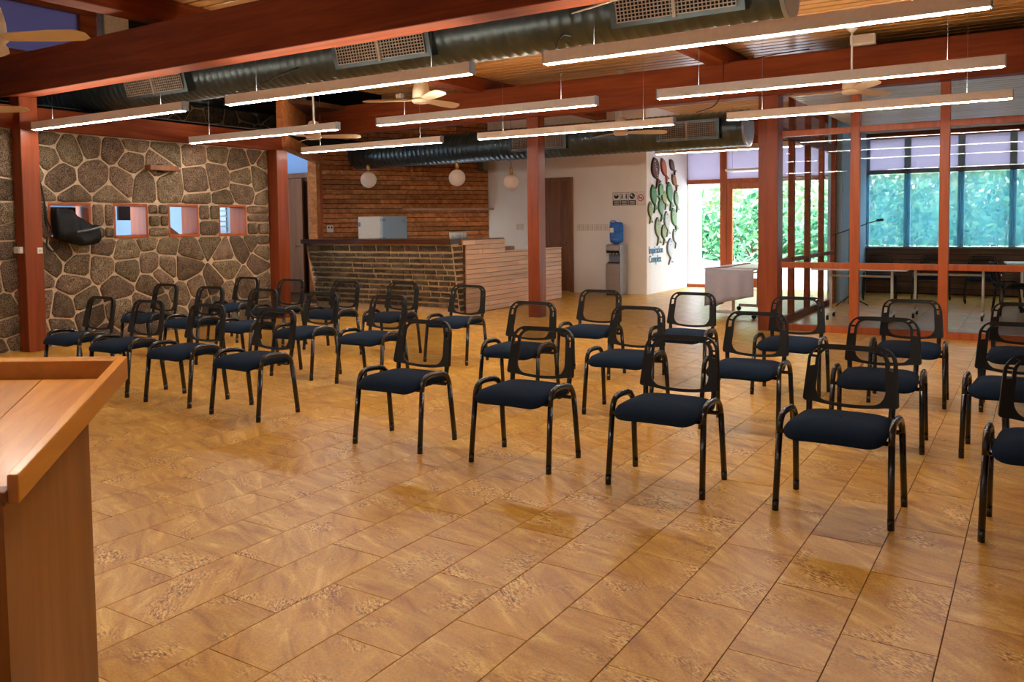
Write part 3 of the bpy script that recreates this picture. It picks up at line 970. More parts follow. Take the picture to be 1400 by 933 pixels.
mk('cap_board', *prism([(XW - .12, YST), (XW + .03, YST), (XW + .03, YW1), (XW - .12, YW1)], .02, lambda u, v, h: tuple(Vector((u, v, .95 + h)) - off)), 'cladding', bar)
mk('back_counter', *prism([(-8.3, 11.9), (-7.72, 11.9), (-7.72, 13.6), (-8.3, 13.6)], .04, lambda u, v, h: tuple(Vector((u, v, .88 + h)) - off)), 'counter', bar)
bxo = tag(box('wooden_box', -8.05, -7.80, 12.05, 12.45, .99, 1.10, 'door', None, .006), 'small brown wooden box at the step of the bar side', 'box')
bxo.location.z = .975

# fridge behind the bar
fg = thing('refrigerator', 'small cream refrigerator standing behind the bar', 'refrigerator', (-10.42, 11.92, 0))
box('body', -10.71, -10.16, 11.60, 12.30, 0, 1.585, 'beige', fg, .015)
dr = box('door', -10.155, -10.10, 11.60, 12.30, .06, 1.585, 'bluewhite', fg, .012)  # door coloured bluish for the daylight on this side
box('hinge', -10.16, -10.085, 11.60, 11.66, 1.50, 1.54, 'greysteel', fg, .003)
box('hinge', -10.16, -10.085, 11.60, 11.66, 1.16, 1.20, 'greysteel', fg, .003)
box('badge', -10.10, -10.095, 12.15, 12.22, 1.48, 1.51, 'greysteel', fg)
box('rating_plate', -10.70, -10.64, 11.595, 11.60, 1.40, 1.48, 'greysteel', fg)

# tumblers on the bar
tp = lathe([(.03, 0), (.034, .002), (.038, .10), (.035, .10), (.031, .008), (.02, .008)], 14)
tm = None
for k in range(8):
    x, y = -7.95 + .13 * (k // 4) * .6, 10.78 + (k % 4) * .085 * 1.0
    if tm is None:
        o = mk('tumbler', *tp, 'tumbler', None, True)
        tm = o.data
    else:
        o = ob('tumbler', tm)
    o.location = (x, y, 1.195)
    tag(o, 'clear drinking glass in the cluster on the bar top beside the pale boards', 'glass', 'drinking glasses on the bar')

# pendant globes
for (x, y, z, r, lab) in ((-10.06, 11.2, 2.23, .142, 'opal globe pendant with brass neck above the refrigerator'), (-8.34, 11.5, 2.21, .142, 'opal globe pendant above the drinking glasses on the bar'), (-7.62, 12.08, 2.135, .13, 'opal globe pendant beside the free standing post')):
    t = thing('pendant_lamp', lab, 'lamp', (x, y, z), 0, 'opal globe pendants over the bar')
    prof = [(max(.004, r * math.sin(math.pi * i / 16)), -r * math.cos(math.pi * i / 16)) for i in range(17)]
    mk('globe', *lathe(prof, 24), 'globe', t, True)
    mk('neck', *lathe([(.028, r - .01), (.028, r + .10), (.02, r + .13)], 14), 'brass', t, True)
    mk('cord', *lathe([(.004, r + .12), (.004, 3.68 - z)], 6), 'cable', t, True)

# wall devices
def fwall(s, t, h):
    return fp(s, t, h + .03)
sw = thing('socket_plate', 'white double socket on the walnut board wall', 'socket', tuple(PA + PD * .2 + PN * .03 + Vector((0, 0, 1.36))))
so = Vector(sw.location)
mk('plate', *prism([(.14, 1.29), (.27, 1.29), (.27, 1.43), (.14, 1.43)], .012, lambda u, v, h: tuple(Vector(fwall(u, v, h)) - so)), 'whitemetal', sw)
for u in (.165, .22):
    mk('outlet', *prism([(u, 1.37), (u + .03, 1.37), (u + .03, 1.41), (u, 1.41)], .002, lambda a, v, h: tuple(Vector(fwall(a, v, h + .012)) - so)), 'signblack', sw)
spk = thing('wall_speaker', 'small grey loudspeaker in the corner above the bar shelf', 'speaker', (-10.18, 15.0, 2.7))
ob('body', boxmesh(.19, .18, .26, .02, 'speaker'), spk)
ob('grille', boxmesh(.15, .008, .21, .004, 'greysteel'), spk, (0, -.093, 0))
ob('bracket', boxmesh(.04, .10, .04, 0, 'greysteel'), spk, (0, .11, .05))
for k in range(9):
    x = -7.94 + k * .097
    t = thing('switch_plate', 'beige switch plate, number %s in the row between door and dispenser' % ('one', 'two', 'three', 'four', 'five', 'six', 'seven', 'eight', 'nine')[k], 'switch', (x, 15.15, 1.325), 0, 'switch plates on the white wall')
    ob('plate', boxmesh(.075, .012, .125, .003, 'beige'), t, (0, -.006, 0))
    for dz in (-.028, .028):
        ob('rocker', boxmesh(.03, .008, .034, .002, 'whitemetal'), t, (0, -.015, dz))
t = thing('switch_plate', 'beige switch plate pair beside the free standing post', 'switch', (-9.35, 15.15, 1.35))
for dx in (-.05, .05):
    ob('plate', boxmesh(.075, .012, .125, .003, 'beige'), t, (dx, -.006, 0))

# safety signs
def sign(x, kind, lab):
    t = thing('safety_sign', lab, 'sign', (x, 15.15, 1.885), 0, 'safety signs on the white wall')
    ob('plate', boxmesh(.158, .006, .255, .001, 'signwhite'), t, (0, -.003, 0))
    def disc(cx, cz, r, m, nm, h=.001, a0=0, n=20, ry=None):
        P = [(cx + r * math.cos(2 * math.pi * i / n), cz + (ry or r) * math.sin(2 * math.pi * i / n)) for i in range(n)]
        mk(nm, *prism(P, h, lambda u, v, q: (u, -.0065 - q, v)), m, t)
    bk = {'thickness': 1}
    if kind < 3:
        for (xa, xb, za, zb) in ((-.079, .079, .122, .1275), (-.079, -.074, -.1275, .1275), (.074, .079, -.1275, .1275)):
            mk('border', *prism([(xa, za), (xb, za), (xb, zb), (xa, zb)], .001, lambda u, v, q: (u, -.0065 - q, v)), 'signblack', t)
        mk('caption', *prism([(-.079, -.1275), (.079, -.1275), (.079, -.03), (-.079, -.03)], .001, lambda u, v, q: (u, -.0065 - q, v)), 'signblack', t)
        for dz in (-.055, -.08, -.105):
            mk('caption_line', *prism([(-.055, dz - .005), (.055, dz - .005), (.055, dz + .005), (-.055, dz + .005)], .001, lambda u, v, q: (u, -.008 - q, v)), 'signwhite', t)
    if kind == 0:      # masked face
        disc(0, .055, .05, 'signblack', 'pictogram')
        disc(0, .078, .03, 'signwhite', 'pictogram_face', .002, ry=.014)
    elif kind == 1:    # two figures keeping distance
        for dx in (-.045, .045):
            disc(dx, .085, .014, 'signblack', 'pictogram_head')
            mk('pictogram_body', *prism([(dx - .012, 0), (dx + .012, 0), (dx + .016, .065), (dx - .016, .065)], .001, lambda u, v, q: (u, -.0065 - q, v)), 'signblack', t)
    elif kind == 2:    # hand washing
        disc(0, .05, .058, 'signblack', 'pictogram')
        disc(-.015, .065, .02, 'signwhite', 'pictogram_hand', .002)
        disc(.02, .035, .012, 'signwhite', 'pictogram_drop', .002)
    else:              # no smoking
        n = 28
        for nm, ro, ri, m in (('ring', .068, .052, 'signred'),):
            V = [(r * math.cos(2 * math.pi * i / n), -.0075, r * math.sin(2 * math.pi * i / n) + .01) for r in (ro, ri) for i in range(n)]
            mk(nm, V, [(i, (i + 1) % n, n + (i + 1) % n, n + i) for i in range(n)], m, t)
        mk('cigarette', *prism([(-.04, .0), (.035, .0), (.035, .016), (-.04, .016)], .001, lambda u, v, q: (u, -.0065 - q, v)), 'signblack', t)
        c45 = math.cos(.78)
        mk('slash', *prism([(-.058, -.007), (.058, -.007), (.058, .007), (-.058, .007)], .001, lambda u, v, q: (c45 * (u + v), -.008 - q, c45 * (v - u) + .01)), 'signred', t)
        for (xa, xb, za, zb) in ((-.079, .079, .122, .1275), (-.079, .079, -.1275, -.122), (-.079, -.074, -.1275, .1275), (.074, .079, -.1275, .1275)):
            mk('border', *prism([(xa, za), (xb, za), (xb, zb), (xa, zb)], .001, lambda u, v, q: (u, -.0065 - q, v)), 'signred', t)
sign(-7.09, 0, 'black and white sign with a masked face, first in the row')
sign(-6.92, 1, 'black and white sign with two figures keeping distance')
sign(-6.75, 2, 'black and white hand washing sign, third in the row')
sign(-6.57, 3, 'white no smoking sign with red ring at the wall corner')

# water dispenser
wc = thing('water_dispenser', 'silver floor standing water dispenser against the white wall', 'dispenser', (-7.0, 14.93, 0))
ob('lower_cabinet', boxmesh(.31, .32, .60, .015, 'silver'), wc, (0, 0, .32))
ob('base', boxmesh(.29, .30, .03, .004, 'black_plastic'), wc, (0, 0, .015))
ob('back_panel', boxmesh(.31, .16, .22, .004, 'greysteel'), wc, (0, .08, .73))
ob('side_panel', boxmesh(.012, .32, .98, .004, 'duct_end'), wc, (.158, 0, .50))
ob('top_unit', boxmesh(.31, .32, .16, .02, 'silver'), wc, (0, 0, .91))
ob('tap_panel', boxmesh(.27, .01, .05, .004, 'black_plastic'), wc, (0, -.162, .85))
for dx in (-.07, 0, .07):
    V, Fc = lathe([(.011, 0), (.013, .03), (.008, .045)], 10)
    mk('tap', place(V, (dx, -.13, .80)), Fc, 'whitemetal', wc, True)
ob('drip_tray', boxmesh(.25, .12, .02, .004, 'black_plastic'), wc, (0, -.09, .632))
jg = thing('water_jug', 'blue plastic water jug upside down on the dispenser', 'jug', (-6.99, 14.93, .99))
V, Fc = lathe([(.05, 0), (.06, .015), (.125, .05), (.135, .10), (.128, .115), (.135, .13), (.135, .22), (.128, .235), (.135, .25), (.135, .37), (.12, .42), (.09, .435), (.02, .43)], 26)
mk('body', V, Fc, 'jug', jg, True)
ob('label', boxmesh(.08, .006, .09, .002, 'signwhite'), jg, (-.04, -.134, .28))
V, Fc = sweep([(-.10, -.08, .42), (-.06, -.11, .46), (.02, -.12, .46), (.06, -.10, .42)], .012, .012)
mk('handle', V, Fc, 'jug', jg, True)
cbl = tag(mk('dispenser_cord', *sweep([(-7.25, 15.13, .50), (-7.30, 15.10, .30), (-7.27, 15.10, .10), (-7.19, 15.11, .05)], .006, .006), 'beige', None, True), 'thin pale power cord beside the water dispenser', 'cord')

# fish decoration on the fish wall
def fish_shape(L, fat=.30, tail=.34):
    P = []
    up = []
    n = 9
    for i in range(n + 1):
        s = i / n
        up.append((s * .74 * L, fat * L * .5 * math.sin(math.pi * min(1, (s * .94 + .03))) ** .75))
    P += up
    P += [(.80 * L, .045 * L), (L, tail * L * .5), (.92 * L, 0), (L, -tail * L * .5), (.80 * L, -.045 * L)]
    P += [(x, -y) for x, y in reversed(up[1:])]
    return P
FISH = [(15.45, 2.68, 15.71, 2.18, 0.44, (96, 56, 48), (60, 34, 30)),
        (15.86, 2.69, 16.19, 2.27, 0.32, (184, 108, 76), (120, 64, 44)),
        (16.32, 2.69, 16.62, 2.44, 0.30, (108, 84, 88), (70, 54, 60)),
        (16.44, 2.39, 16.73, 2.14, 0.30, (170, 118, 84), (110, 92, 60)),
        (15.91, 2.18, 15.73, 1.90, 0.31, (126, 180, 132), (70, 110, 76)),
        (15.39, 2.15, 15.57, 1.66, 0.30, (86, 142, 96), (44, 84, 54)),
        (16.22, 2.23, 16.43, 1.72, 0.33, (120, 166, 128), (60, 100, 72)),
        (15.92, 2.05, 16.13, 1.73, 0.27, (170, 180, 124), (104, 112, 74)),
        (16.61, 2.07, 16.77, 1.66, 0.24, (150, 180, 150), (84, 112, 90)),
        (15.78, 1.88, 15.92, 1.48, 0.27, (120, 162, 134), (60, 96, 76)),
        (15.27, 1.82, 15.33, 1.42, 0.21, (160, 170, 118), (100, 108, 70)),
        (16.44, 1.70, 16.72, 1.24, 0.34, (140, 170, 132), (80, 110, 84)),
        (16.10, 1.63, 16.24, 1.17, 0.30, (196, 208, 200), (120, 130, 124)),
        (15.63, 1.51, 15.74, 1.00, 0.29, (158, 172, 134), (92, 104, 76)),
        (15.95, 1.36, 16.04, 0.99, 0.25, (150, 160, 120), (88, 96, 70)),
        (16.54, 1.26, 16.69, 0.91, 0.24, (202, 210, 206), (128, 134, 132)),
        (16.31, 1.08, 16.38, 0.58, 0.35, (196, 200, 204), (120, 124, 130))]
NAMES = ['large dark brown fish with white writing at the top', 'orange brown fish, second in the top row', 'small dark grey fish in the top corner', 'small tan fish under the grey one', 'pale green fish below the brown tail', 'mid green fish under the big brown one', 'long sage green fish in the second row', 'small olive yellow fish in the third row', 'narrow pale green fish beside the window edge', 'narrow sea green fish in the centre', 'olive fish at the wall corner edge', 'broad sage fish beside the window', 'pale silver fish in the centre', 'olive fish above the lettering', 'dull olive fish next to the silver one', 'silver white fish low beside the window', 'long silver fish, lowest of all']
XF = -6.45
for (yy, zz, yt, zt_, wd3, c1, c2), nm in zip(FISH, NAMES):
    L = math.hypot(yt - yy, zt_ - zz) * 1.06
    rot = math.atan2(zt_ - zz, yt - yy)
    fat = wd3 * abs(math.sin(rot)) / L
    big = zz == 2.68
    k1, k2 = 'fish_%d_%d_%d' % c1, 'fishrim_%d_%d_%d' % c2
    if k1 not in MAT:
        MAT[k1] = plain(k1, srgb(*c1), .6, 0, .3, .14, 40)
    if k2 not in MAT:
        MAT[k2] = plain(k2, srgb(*c2), .7, 0, .3, .1, 40)
    t = thing('wooden_fish', nm + ' on the white wall', 'fish decoration', (XF, yy, zz), 0, 'painted wooden fish on the white wall')
    ca, sa = math.cos(rot), math.sin(rot)
    S = fish_shape(L, fat, max(.30, fat * .8))
    mk('body', *prism(S, .030, lambda u, v, h: (h, u * ca - v * sa, u * sa + v * ca)), k2, t)
    inner = [(.03 * L + u * .93, v * .84) for u, v in S]
    mk('painted_face', *prism(inner, .006, lambda u, v, h: (.030 + h, u * ca - v * sa, u * sa + v * ca)), k1, t)
    E = [(.13 * L + .018 * math.cos(q * math.pi / 4), .02 * L + .018 * math.sin(q * math.pi / 4)) for q in range(8)]
    mk('eye', *prism(E, .003, lambda u, v, h: (.036 + h, u * ca - v * sa, u * sa + v * ca)), 'signwhite' if big else 'signblack', t)
    mk('gill_line', *prism([(.24 * L, -.08 * L), (.255 * L, -.08 * L), (.265 * L, .08 * L), (.25 * L, .08 * L)], .002, lambda u, v, h: (.036 + h, u * ca - v * sa, u * sa + v * ca)), k2, t)
    if big:
        rg = random.Random(4)
        for i in range(7):
            u0 = .22 * L + i * .045
            w = rg.uniform(.02, .035)
            P = [(u0, -.03 + rg.uniform(-.01, .01)), (u0 + w * .35, -.03), (u0 + w, .03), (u0 + w * .65, .035 + rg.uniform(-.01, .01))]
            mk('writing_stroke', *prism(P, .002, lambda u, v, h: (.036 + h, u * ca - v * sa, u * sa + v * ca)), 'signwhite', t)
def text(name, body, size, mat, M, parent, ext=.004, sx=1.0):
    cu = bpy.data.curves.new(name, 'FONT')
    cu.body = body
    cu.size = size
    cu.extrude = ext
    cu.offset = size * .012
    tmp = bpy.data.objects.new(name + '_tmp', cu)
    COL.objects.link(tmp)
    dg = bpy.context.evaluated_depsgraph_get()
    me = bpy.data.meshes.new_from_object(tmp.evaluated_get(dg))
    bpy.data.objects.remove(tmp)
    me.transform(Matrix.Diagonal((sx, 1, 1, 1)))
    me.transform(M)
    me.materials.clear()
    me.materials.append(MAT[mat])
    return ob(name, me, parent)
lt = thing('wall_lettering', 'blue lettering Inspiration Complex on the white fish wall', 'lettering', (XF, 15.3, .75))
MT = Matrix(((0, 0, 1, .004), (1, 0, 0, 0), (0, 1, 0, 0), (0, 0, 0, 1)))
w1 = text('word', 'Inspiration', .20, 'letter', MT @ Matrix.Translation((-.06, .05, 0)), lt, sx=.86)
w2 = text('word', 'Complex', .20, 'letter', MT @ Matrix.Translation((-.06, -.13, 0)), lt, sx=.86)

# things on the stone wall
wbx = thing('wall_lamp', 'flat dark wooden lamp box on the stone wall above the service windows', 'lamp', (XS + .06, 7.02, 2.23))
ob('box', boxmesh(.14, .44, .07, .006, 'door'), wbx)
ob('bracket', boxmesh(.03, .10, .12, .004, 'black_plastic'), wbx, (-.05, 0, 0))
soc = thing('post_socket', 'white double socket on the red post beside the lectern', 'socket', (-9.86, 5.09, 1.19))
ob('plate', boxmesh(.16, .04, .075, .004, 'whitemetal'), soc, (-.12, -.01, 0))
ob('outlet', boxmesh(.045, .01, .045, .002, 'beige'), soc, (-.15, -.032, 0))
ob('outlet', boxmesh(.045, .01, .045, .002, 'beige'), soc, (-.09, -.032, 0))
soc2 = thing('post_socket', 'small white socket on the hall side of the red post', 'socket', (-9.85, 5.24, 1.18))
ob('plate', boxmesh(.02, .06, .07, .003, 'whitemetal'), soc2, (.0, .02, 0))
ob('outlet', boxmesh(.01, .03, .03, .002, 'beige'), soc2, (.012, .02, 0))
def smooth_path(P, k=6):
    P = [Vector(p) for p in P]
    out = []
    for i in range(len(P) - 1):
        p0, p1, p2, p3 = P[max(i - 1, 0)], P[i], P[i + 1], P[min(i + 2, len(P) - 1)]
        for s in range(k):
            t = s / k
            out.append(.5 * ((2 * p1) + (p2 - p0) * t + (2 * p0 - 5 * p1 + 4 * p2 - p3) * t * t + (3 * p1 - p0 - 3 * p2 + p3) * t ** 3))
    out.append(P[-1])
    return out
cb = tag(mk('black_cable', *sweep(smooth_path([(-10.0, 5.30, 2.56), (-10.0, 5.33, 2.2), (-9.99, 5.40, 1.85), (-9.98, 5.43, 1.55), (-9.98, 5.50, 1.40), (-9.97, 5.57, 1.34), (-9.97, 5.56, 1.22), (-9.97, 5.48, 1.16), (-9.97, 5.41, 1.22), (-9.98, 5.44, 1.34), (-9.99, 5.55, 1.40)]), .011, .011), 'cable', None, True), 'black cable looping down the stone wall to the first window', 'cable')
bg = thing('covered_monitor', 'black covered monitor hanging out of the first service window', 'monitor', (-9.95, 5.75, 1.3))
V, Fc = prism([(-.26, .38), (-.05, .36), (.02, .25), (.12, .15), (.27, .17), (.28, .02), (.22, -.06), (.02, -.08), (-.14, -.02), (-.26, .02)], .13, lambda u, v, h: (h - .02 - .1 * max(0, v), u, v))
bm = bmesh.new()
vs_ = [bm.verts.new(v) for v in V]
for f_ in Fc:
    bm.faces.new([vs_[i] for i in f_])
bmesh.ops.triangulate(bm, faces=bm.faces[:])
bmesh.ops.subdivide_edges(bm, edges=bm.edges[:], cuts=2, use_grid_fill=True)
rg = random.Random(8)
for v in bm.verts:
    v.co += Vector((rg.uniform(-.012, .018), rg.uniform(-.008, .008), rg.uniform(-.008, .008)))
bm_mk('cover', bm, 'bag', bg, True)
box('screen', -10.30, -10.26, 5.52, 5.95, 1.36, 1.70, 'screen', bg)
V, Fc = sweep([(.135, -.05, .09), (.135, .1, .11), (.13, .26, .15)], .008, .012)
mk('strap', V, Fc, 'greysteel', bg, True)
mn = thing('monitor', 'dark flat monitor on a desk behind the second service window', 'monitor', (-11.1, 7.35, 1.25))
ob('screen', boxmesh(.04, .60, .30, .008, 'screen'), mn, (0, 0, .44))
ob('stand', boxmesh(.04, .05, .32, .004, 'black_plastic'), mn, (-.02, 0, .16))
ob('foot', boxmesh(.18, .22, .02, .004, 'black_plastic'), mn, (0, 0, .01))
dk = thing('office_desk', 'white desk in the office behind the service windows', 'desk', (-11.2, 7.3, 0))
ob('top', boxmesh(.9, 2.6, .04, .004, 'tabletop'), dk, (0, 0, 1.23))
for sx in (-.4, .4):
    for sy in (-1.2, 1.2):
        ob('leg', boxmesh(.05, .05, 1.21, .003, 'greysteel'), dk, (sx, sy, .605))
box_ = tag(box('desk_socket', -10.86, -10.80, 6.85, 7.10, 1.251, 1.30, 'whitemetal', None, .004), 'white socket strip on the desk in the second window', 'socket')
stn = tag(mk('card_stand', *prism([(0, 0), (.24, 0), (0, .17)], .02, lambda u, v, h: (-10.30 + h, 7.22 + u, 1.336 + v)), 'door'), 'small brown triangular stand in the third service window', 'stand')
shv = thing('office_shutter', 'blue grey slatted shutter behind the fourth service window', 'shutter', (-11.6, 8.985, 1.2))
for k in range(9):
    ob('slat', boxmesh(.9, .02, .07, .003, 'duct_end'), shv, (0, 0, .02 + .085 * k))
ob('stile', boxmesh(.04, .03, .9, .003, 'greysteel'), shv, (-.2, -.015, .36))

# ================================================================== CHAIRS
def chair_proto():
    t = thing('conference_chair', 'black mesh chair', 'chair')
    def xs_(z):
        return .264 - .008 * min(1, z / .44)
    side = [(-.192, 0.0), (-.150, .38)]
    loop = [(-.150, .38), (-.143, .42), (-.130, .446), (-.105, .464), (-.06, .472), (0, .471), (.06, .466), (.10, .452), (.128, .430), (.143, .402), (.150, .38)]
    rear = [(.150, .38), (.192, 0.0)]
    seat_p = [Vector(p) for p in arc_corner([(-.236, -.232), (.236, -.232), (.222, .210), (-.222, .210)], [.075, .075, .08, .08], 6, 2)]
    rings = [(.02, .458), (.55, .457), (.82, .450), (.94, .440), (1.0, .420), (.995, .404), (.94, .394), (.5, .390), (.02, .390)]
    V, Fc = [], []
    n = len(seat_p)
    for s, z in rings:
        for p in seat_p:
            x, y = p.x * s, p.y * s
            dz = -.030 * max(0, (-y - .09) / .13) ** 2 + .006 * math.cos(x * 7) * s
            V.append((x, y, z + dz))
    for i in range(len(rings) - 1):
        Fc += [(i * n + j, i * n + (j + 1) % n, (i + 1) * n + (j + 1) % n, (i + 1) * n + j) for j in range(n)]
    mk('seat', V, Fc, 'navy', t, True)
    for s in (-1, 1):
        for pth in (side, rear):
            V, Fc = sweep([(s * xs_(z), y, z + (.02 if z == 0 else 0)) for y, z in pth], .0185, .0155, (1, 0, 0), 10)
            lg = mk('leg', V, Fc, 'black_steel', t, True)
            y, z = pth[0] if pth is side else pth[-1]
            V, Fc = sweep([(s * xs_(0), y, 0), (s * xs_(.05), y * .985, .05)], .0190, .0160, (1, 0, 0), 10)
            mk('foot_cap', V, Fc, 'black_steel', lg, True)
        V, Fc = sweep([(s * xs_(z), y, z) for y, z in loop], .0185, .0155, (1, 0, 0), 10)
        mk('side_loop', V, Fc, 'black_steel', t, True)
        V, Fc = sweep(smooth_path([(s * .20, .10, .392), (s * .20, .165, .398), (s * .20, .195, .43), (s * .203, .207, .50), (s * .205, .222, .56)], 4), .016, .016, (1, 0, 0), 8)
        mk('back_upright', V, Fc, 'black_steel', t, True)
    for y in (-.13, .12):
        V, Fc = sweep([(-.25, y, .385), (.25, y, .385)], .012, .012, None, 8)
        mk('crossbar', V, Fc, 'black_steel', t, True)
    # back frame
    O = arc_corner([(-.236, .482), (.236, .482), (.214, .776), (-.214, .776)], [.018, .018, .085, .085], 8, 9)
    I = arc_corner([(-.176, .500), (.176, .500), (.162, .749), (-.162, .749)], [.055, .055, .055, .055], 8, 9)
    N = len(O)
    def yz(x, z):
        return (x, .197 + (z - .48) * .20 + .030 * (1 - (x / .236) ** 2), z)
    rows = []
    for f_ in (0, .27, .70, 1):
        r = []
        for a, b in zip(O, I):
            p = a.lerp(b, f_)
            z = p.y
            if z < .56 and abs(p.x) < .19:
                z -= .022 * (1 - (p.x / .19) ** 2) * max(0, min(1, (.56 - z) / .05))
            r.append(yz(p.x, z))
        rows.append(r)
    bm = bmesh.new()
    BV = [[bm.verts.new(c) for c in r] for r in rows]
    for i in range(3):
        for j in range(N):
            k = (j + 1) % N
            if i == 1:
                z = (rows[1][j][2] + rows[1][k][2]) / 2
                x = abs((rows[1][j][0] + rows[1][k][0]) / 2)
                if x > .15 and z > .655 and (j % 4) != 0:
                    continue
            bm.faces.new((BV[i][j], BV[i][k], BV[i + 1][k], BV[i + 1][j]))
    bmesh.ops.recalc_face_normals(bm, faces=bm.faces)
    bmesh.ops.solidify(bm, geom=bm.faces[:], thickness=.022)
    fr_ = bm_mk('back_frame', bm, 'black_plastic', t, False)
    V = [yz(0, .63)] + [Vector(p) + Vector((0, .004, 0)) for p in rows[3]]
    V[0] = Vector(V[0]) + Vector((0, .004, 0))
    mk('back_mesh', V, [(0, 1 + j, 1 + (j + 1) % N) for j in range(N)], 'mesh', fr_, True)
    return t
proto = chair_proto()
ORD = ('first', 'second', 'third', 'fourth', 'fifth')
CH = {('front', 'stone'): [(-7.53, 4.33), (-6.73, 4.29), (-5.90, 4.28), (-5.03, 4.24)],
      ('front', 'aisle'): [(-3.48, 4.16), (-2.57, 4.19), (-1.67, 4.21), (-0.77, 4.24), (0.12, 4.28)],
      ('middle', 'stone'): [(-8.50, 5.72), (-7.63, 5.66), (-6.81, 5.67), (-5.90, 5.61), (-5.06, 5.62)],
      ('middle', 'aisle'): [(-3.50, 5.63), (-2.56, 5.64), (-1.65, 5.63), (-0.81, 5.66), (-0.06, 5.70)],
      ('back', 'stone'): [(-8.58, 6.97), (-7.70, 6.90), (-6.86, 6.95), (-6.03, 7.01), (-5.10, 6.96)],
      ('back', 'aisle'): [(-3.52, 6.94), (-2.64, 7.03), (-1.68, 6.95), (-0.81, 7.08), (-0.04, 7.12)]}
rng = random.Random(17)
first = True
for (row, blk), L in CH.items():
    for i, (x, y) in enumerate(L):
        o = proto if first else copy_tree(proto)
        first = False
        o.location = (x, y, 0)
        o.rotation_euler = (0, 0, rng.uniform(-.03, .05))
        if blk == 'stone':
            o['label'] = 'black mesh-back chair with navy seat, %s row, %s from the stone wall' % (row, ORD[i])
        else:
            o['label'] = 'black mesh-back chair with navy seat, %s row, %s from the aisle towards the glass' % (row, ORD[i])
        o['group'] = 'conference chairs in rows'

# ================================================================== LECTERN
LD, LR = Vector((sy_, cy_, 0)), Vector((cy_, -sy_, 0))
LA = math.atan2(LR.y, LR.x)
lo = CPOS + LD * 1.46 + LR * (-1.043)
lec = thing('lectern', 'honey coloured timber lectern with rimmed sloping top in the foreground', 'lectern', (lo.x, lo.y, 0), LA)
# local x = right of the view, local y = forward; top slopes down to the speaker
D0, D1, RX, LX = -.175, .19, .252, -.30
ZN, ZF = 1.040, 1.160
def zt(v):
    return ZN + (ZF - ZN) * (v - D0) / (D1 - D0)
def slab(name, x0, x1, y0, y1, h0, h1, mat='lectern'):
    V = [(x, y, zt(y) + h) for x in (x0, x1) for y in (y0, y1) for h in (h0, h1)]
    F6 = [(0, 1, 3, 2), (4, 6, 7, 5), (0, 4, 5, 1), (2, 3, 7, 6), (0, 2, 6, 4), (1, 5, 7, 3)]
    bm = bmesh.new()
    vv = [bm.verts.new(v) for v in V]
    for q in F6:
        bm.faces.new([vv[i] for i in q])
    bmesh.ops.bevel(bm, geom=bm.edges[:], offset=.0022, segments=2, affect='EDGES', profile=.6)
    return bm_mk(name, bm, mat, lec)
nb = 4
bw = (RX - LX) / nb
for i in range(nb):
    slab('top_board', LX + i * bw + .0004, LX + (i + 1) * bw - .0004, D0 + .012, D1 - .012, -.032, -.018)
slab('side_rim', RX, RX + .018, D0, D1 + .018, -.034, .012)
slab('side_rim', LX - .018, LX, D0, D1 + .018, -.034, .012)
slab('far_rim', LX, RX, D1, D1 + .018, -.034, .012)
slab('book_stop', LX, RX, D0 - .006, D0 + .012, -.034, -.012, 'door')
def lbox(name, x0, x1, y0, y1, z0, z1, mat='lectern_z'):
    o = ob(name, boxmesh(x1 - x0, y1 - y0, z1 - z0, .003, mat), lec, ((x0 + x1) / 2, (y0 + y1) / 2, (z0 + z1) / 2))
    return o
for x0, x1 in ((RX - .035, RX - .010), (LX + .010, LX + .035)):
    P = [(D0 + .005, .03), (.10, .03), (.10, zt(.10) - .034), (D0 + .005, zt(D0 + .005) - .034)]
    mk('side_panel', *prism(P, x1 - x0, lambda u, v, h: (x0 + h, u, v)), 'lectern_z', lec)
lbox('front_panel', LX + .035, RX - .035, .08, .10, .03, 1.06)
lbox('shelf', LX + .035, RX - .035, D0 + .01, .08, .72, .74, 'door')
lbox('base', LX - .01, RX + .01, D0 - .01, .12, 0, .03, 'door')

# ================================================================== TABLES
def cast(x, y, parent, nm='caster'):
    V, Fc = sweep([(x - .014, y, .035), (x + .014, y, .035)], .035, .035, None, 14)
    mk(nm, V, Fc, 'black_plastic', parent, True)
def flip_table(cx, cy, L, W, rz, lab, grp=None):
    t = thing('folding_table', lab, 'table', (cx, cy, 0), rz, grp)
    ob('tabletop', boxmesh(L, W, .028, .006, 'tabletop'), t, (0, 0, .726))
    for s in (-1, 1):
        x = s * (L / 2 - .22)
        V, Fc = sweep([(x, 0, .70), (x, 0, .10)], .025, .018, (1, 0, 0), 10)
        mk('leg', V, Fc, 'whitemetal', t, True)
        V, Fc = sweep([(x, -W * .42, .085), (x, W * .42, .085)], .018, .022, None, 8)
        mk('foot_bar', V, Fc, 'whitemetal', t, True)
        for sy in (-1, 1):
            cast(x, sy * W * .42, t)
    V, Fc = sweep([(-L / 2 + .22, 0, .62), (L / 2 - .22, 0, .62)], .016, .016, None, 8)
    mk('stretcher', V, Fc, 'whitemetal', t, True)
    return t
flip_table(-3.72, 12.55, 1.5, .74, math.pi / 2 - .06, 'white topped folding table beside the corner post, under a grey cloth')
V, Fc = [], []
cx0, cy0 = -4.06, 11.78     # cloth hangs over the long side facing the entrance hall
n, m = 26, 9
for i in range(n + 1):
    for j in range(m + 1):
        s, t_ = i / n, j / m
        yy = 11.80 + 1.56 * s
        drop = .56 if s < .1 else .56 + .05 * math.sin(s * 5)
        wav = .022 * math.sin(s * 34 + t_) * t_
        zz = .748 - drop * max(0, t_ - .18) / .82
        xx = -4.06 + (.20 * (1 - t_ / .18) if t_ < .18 else -.035 - wav)
        V.append((xx, yy, zz))
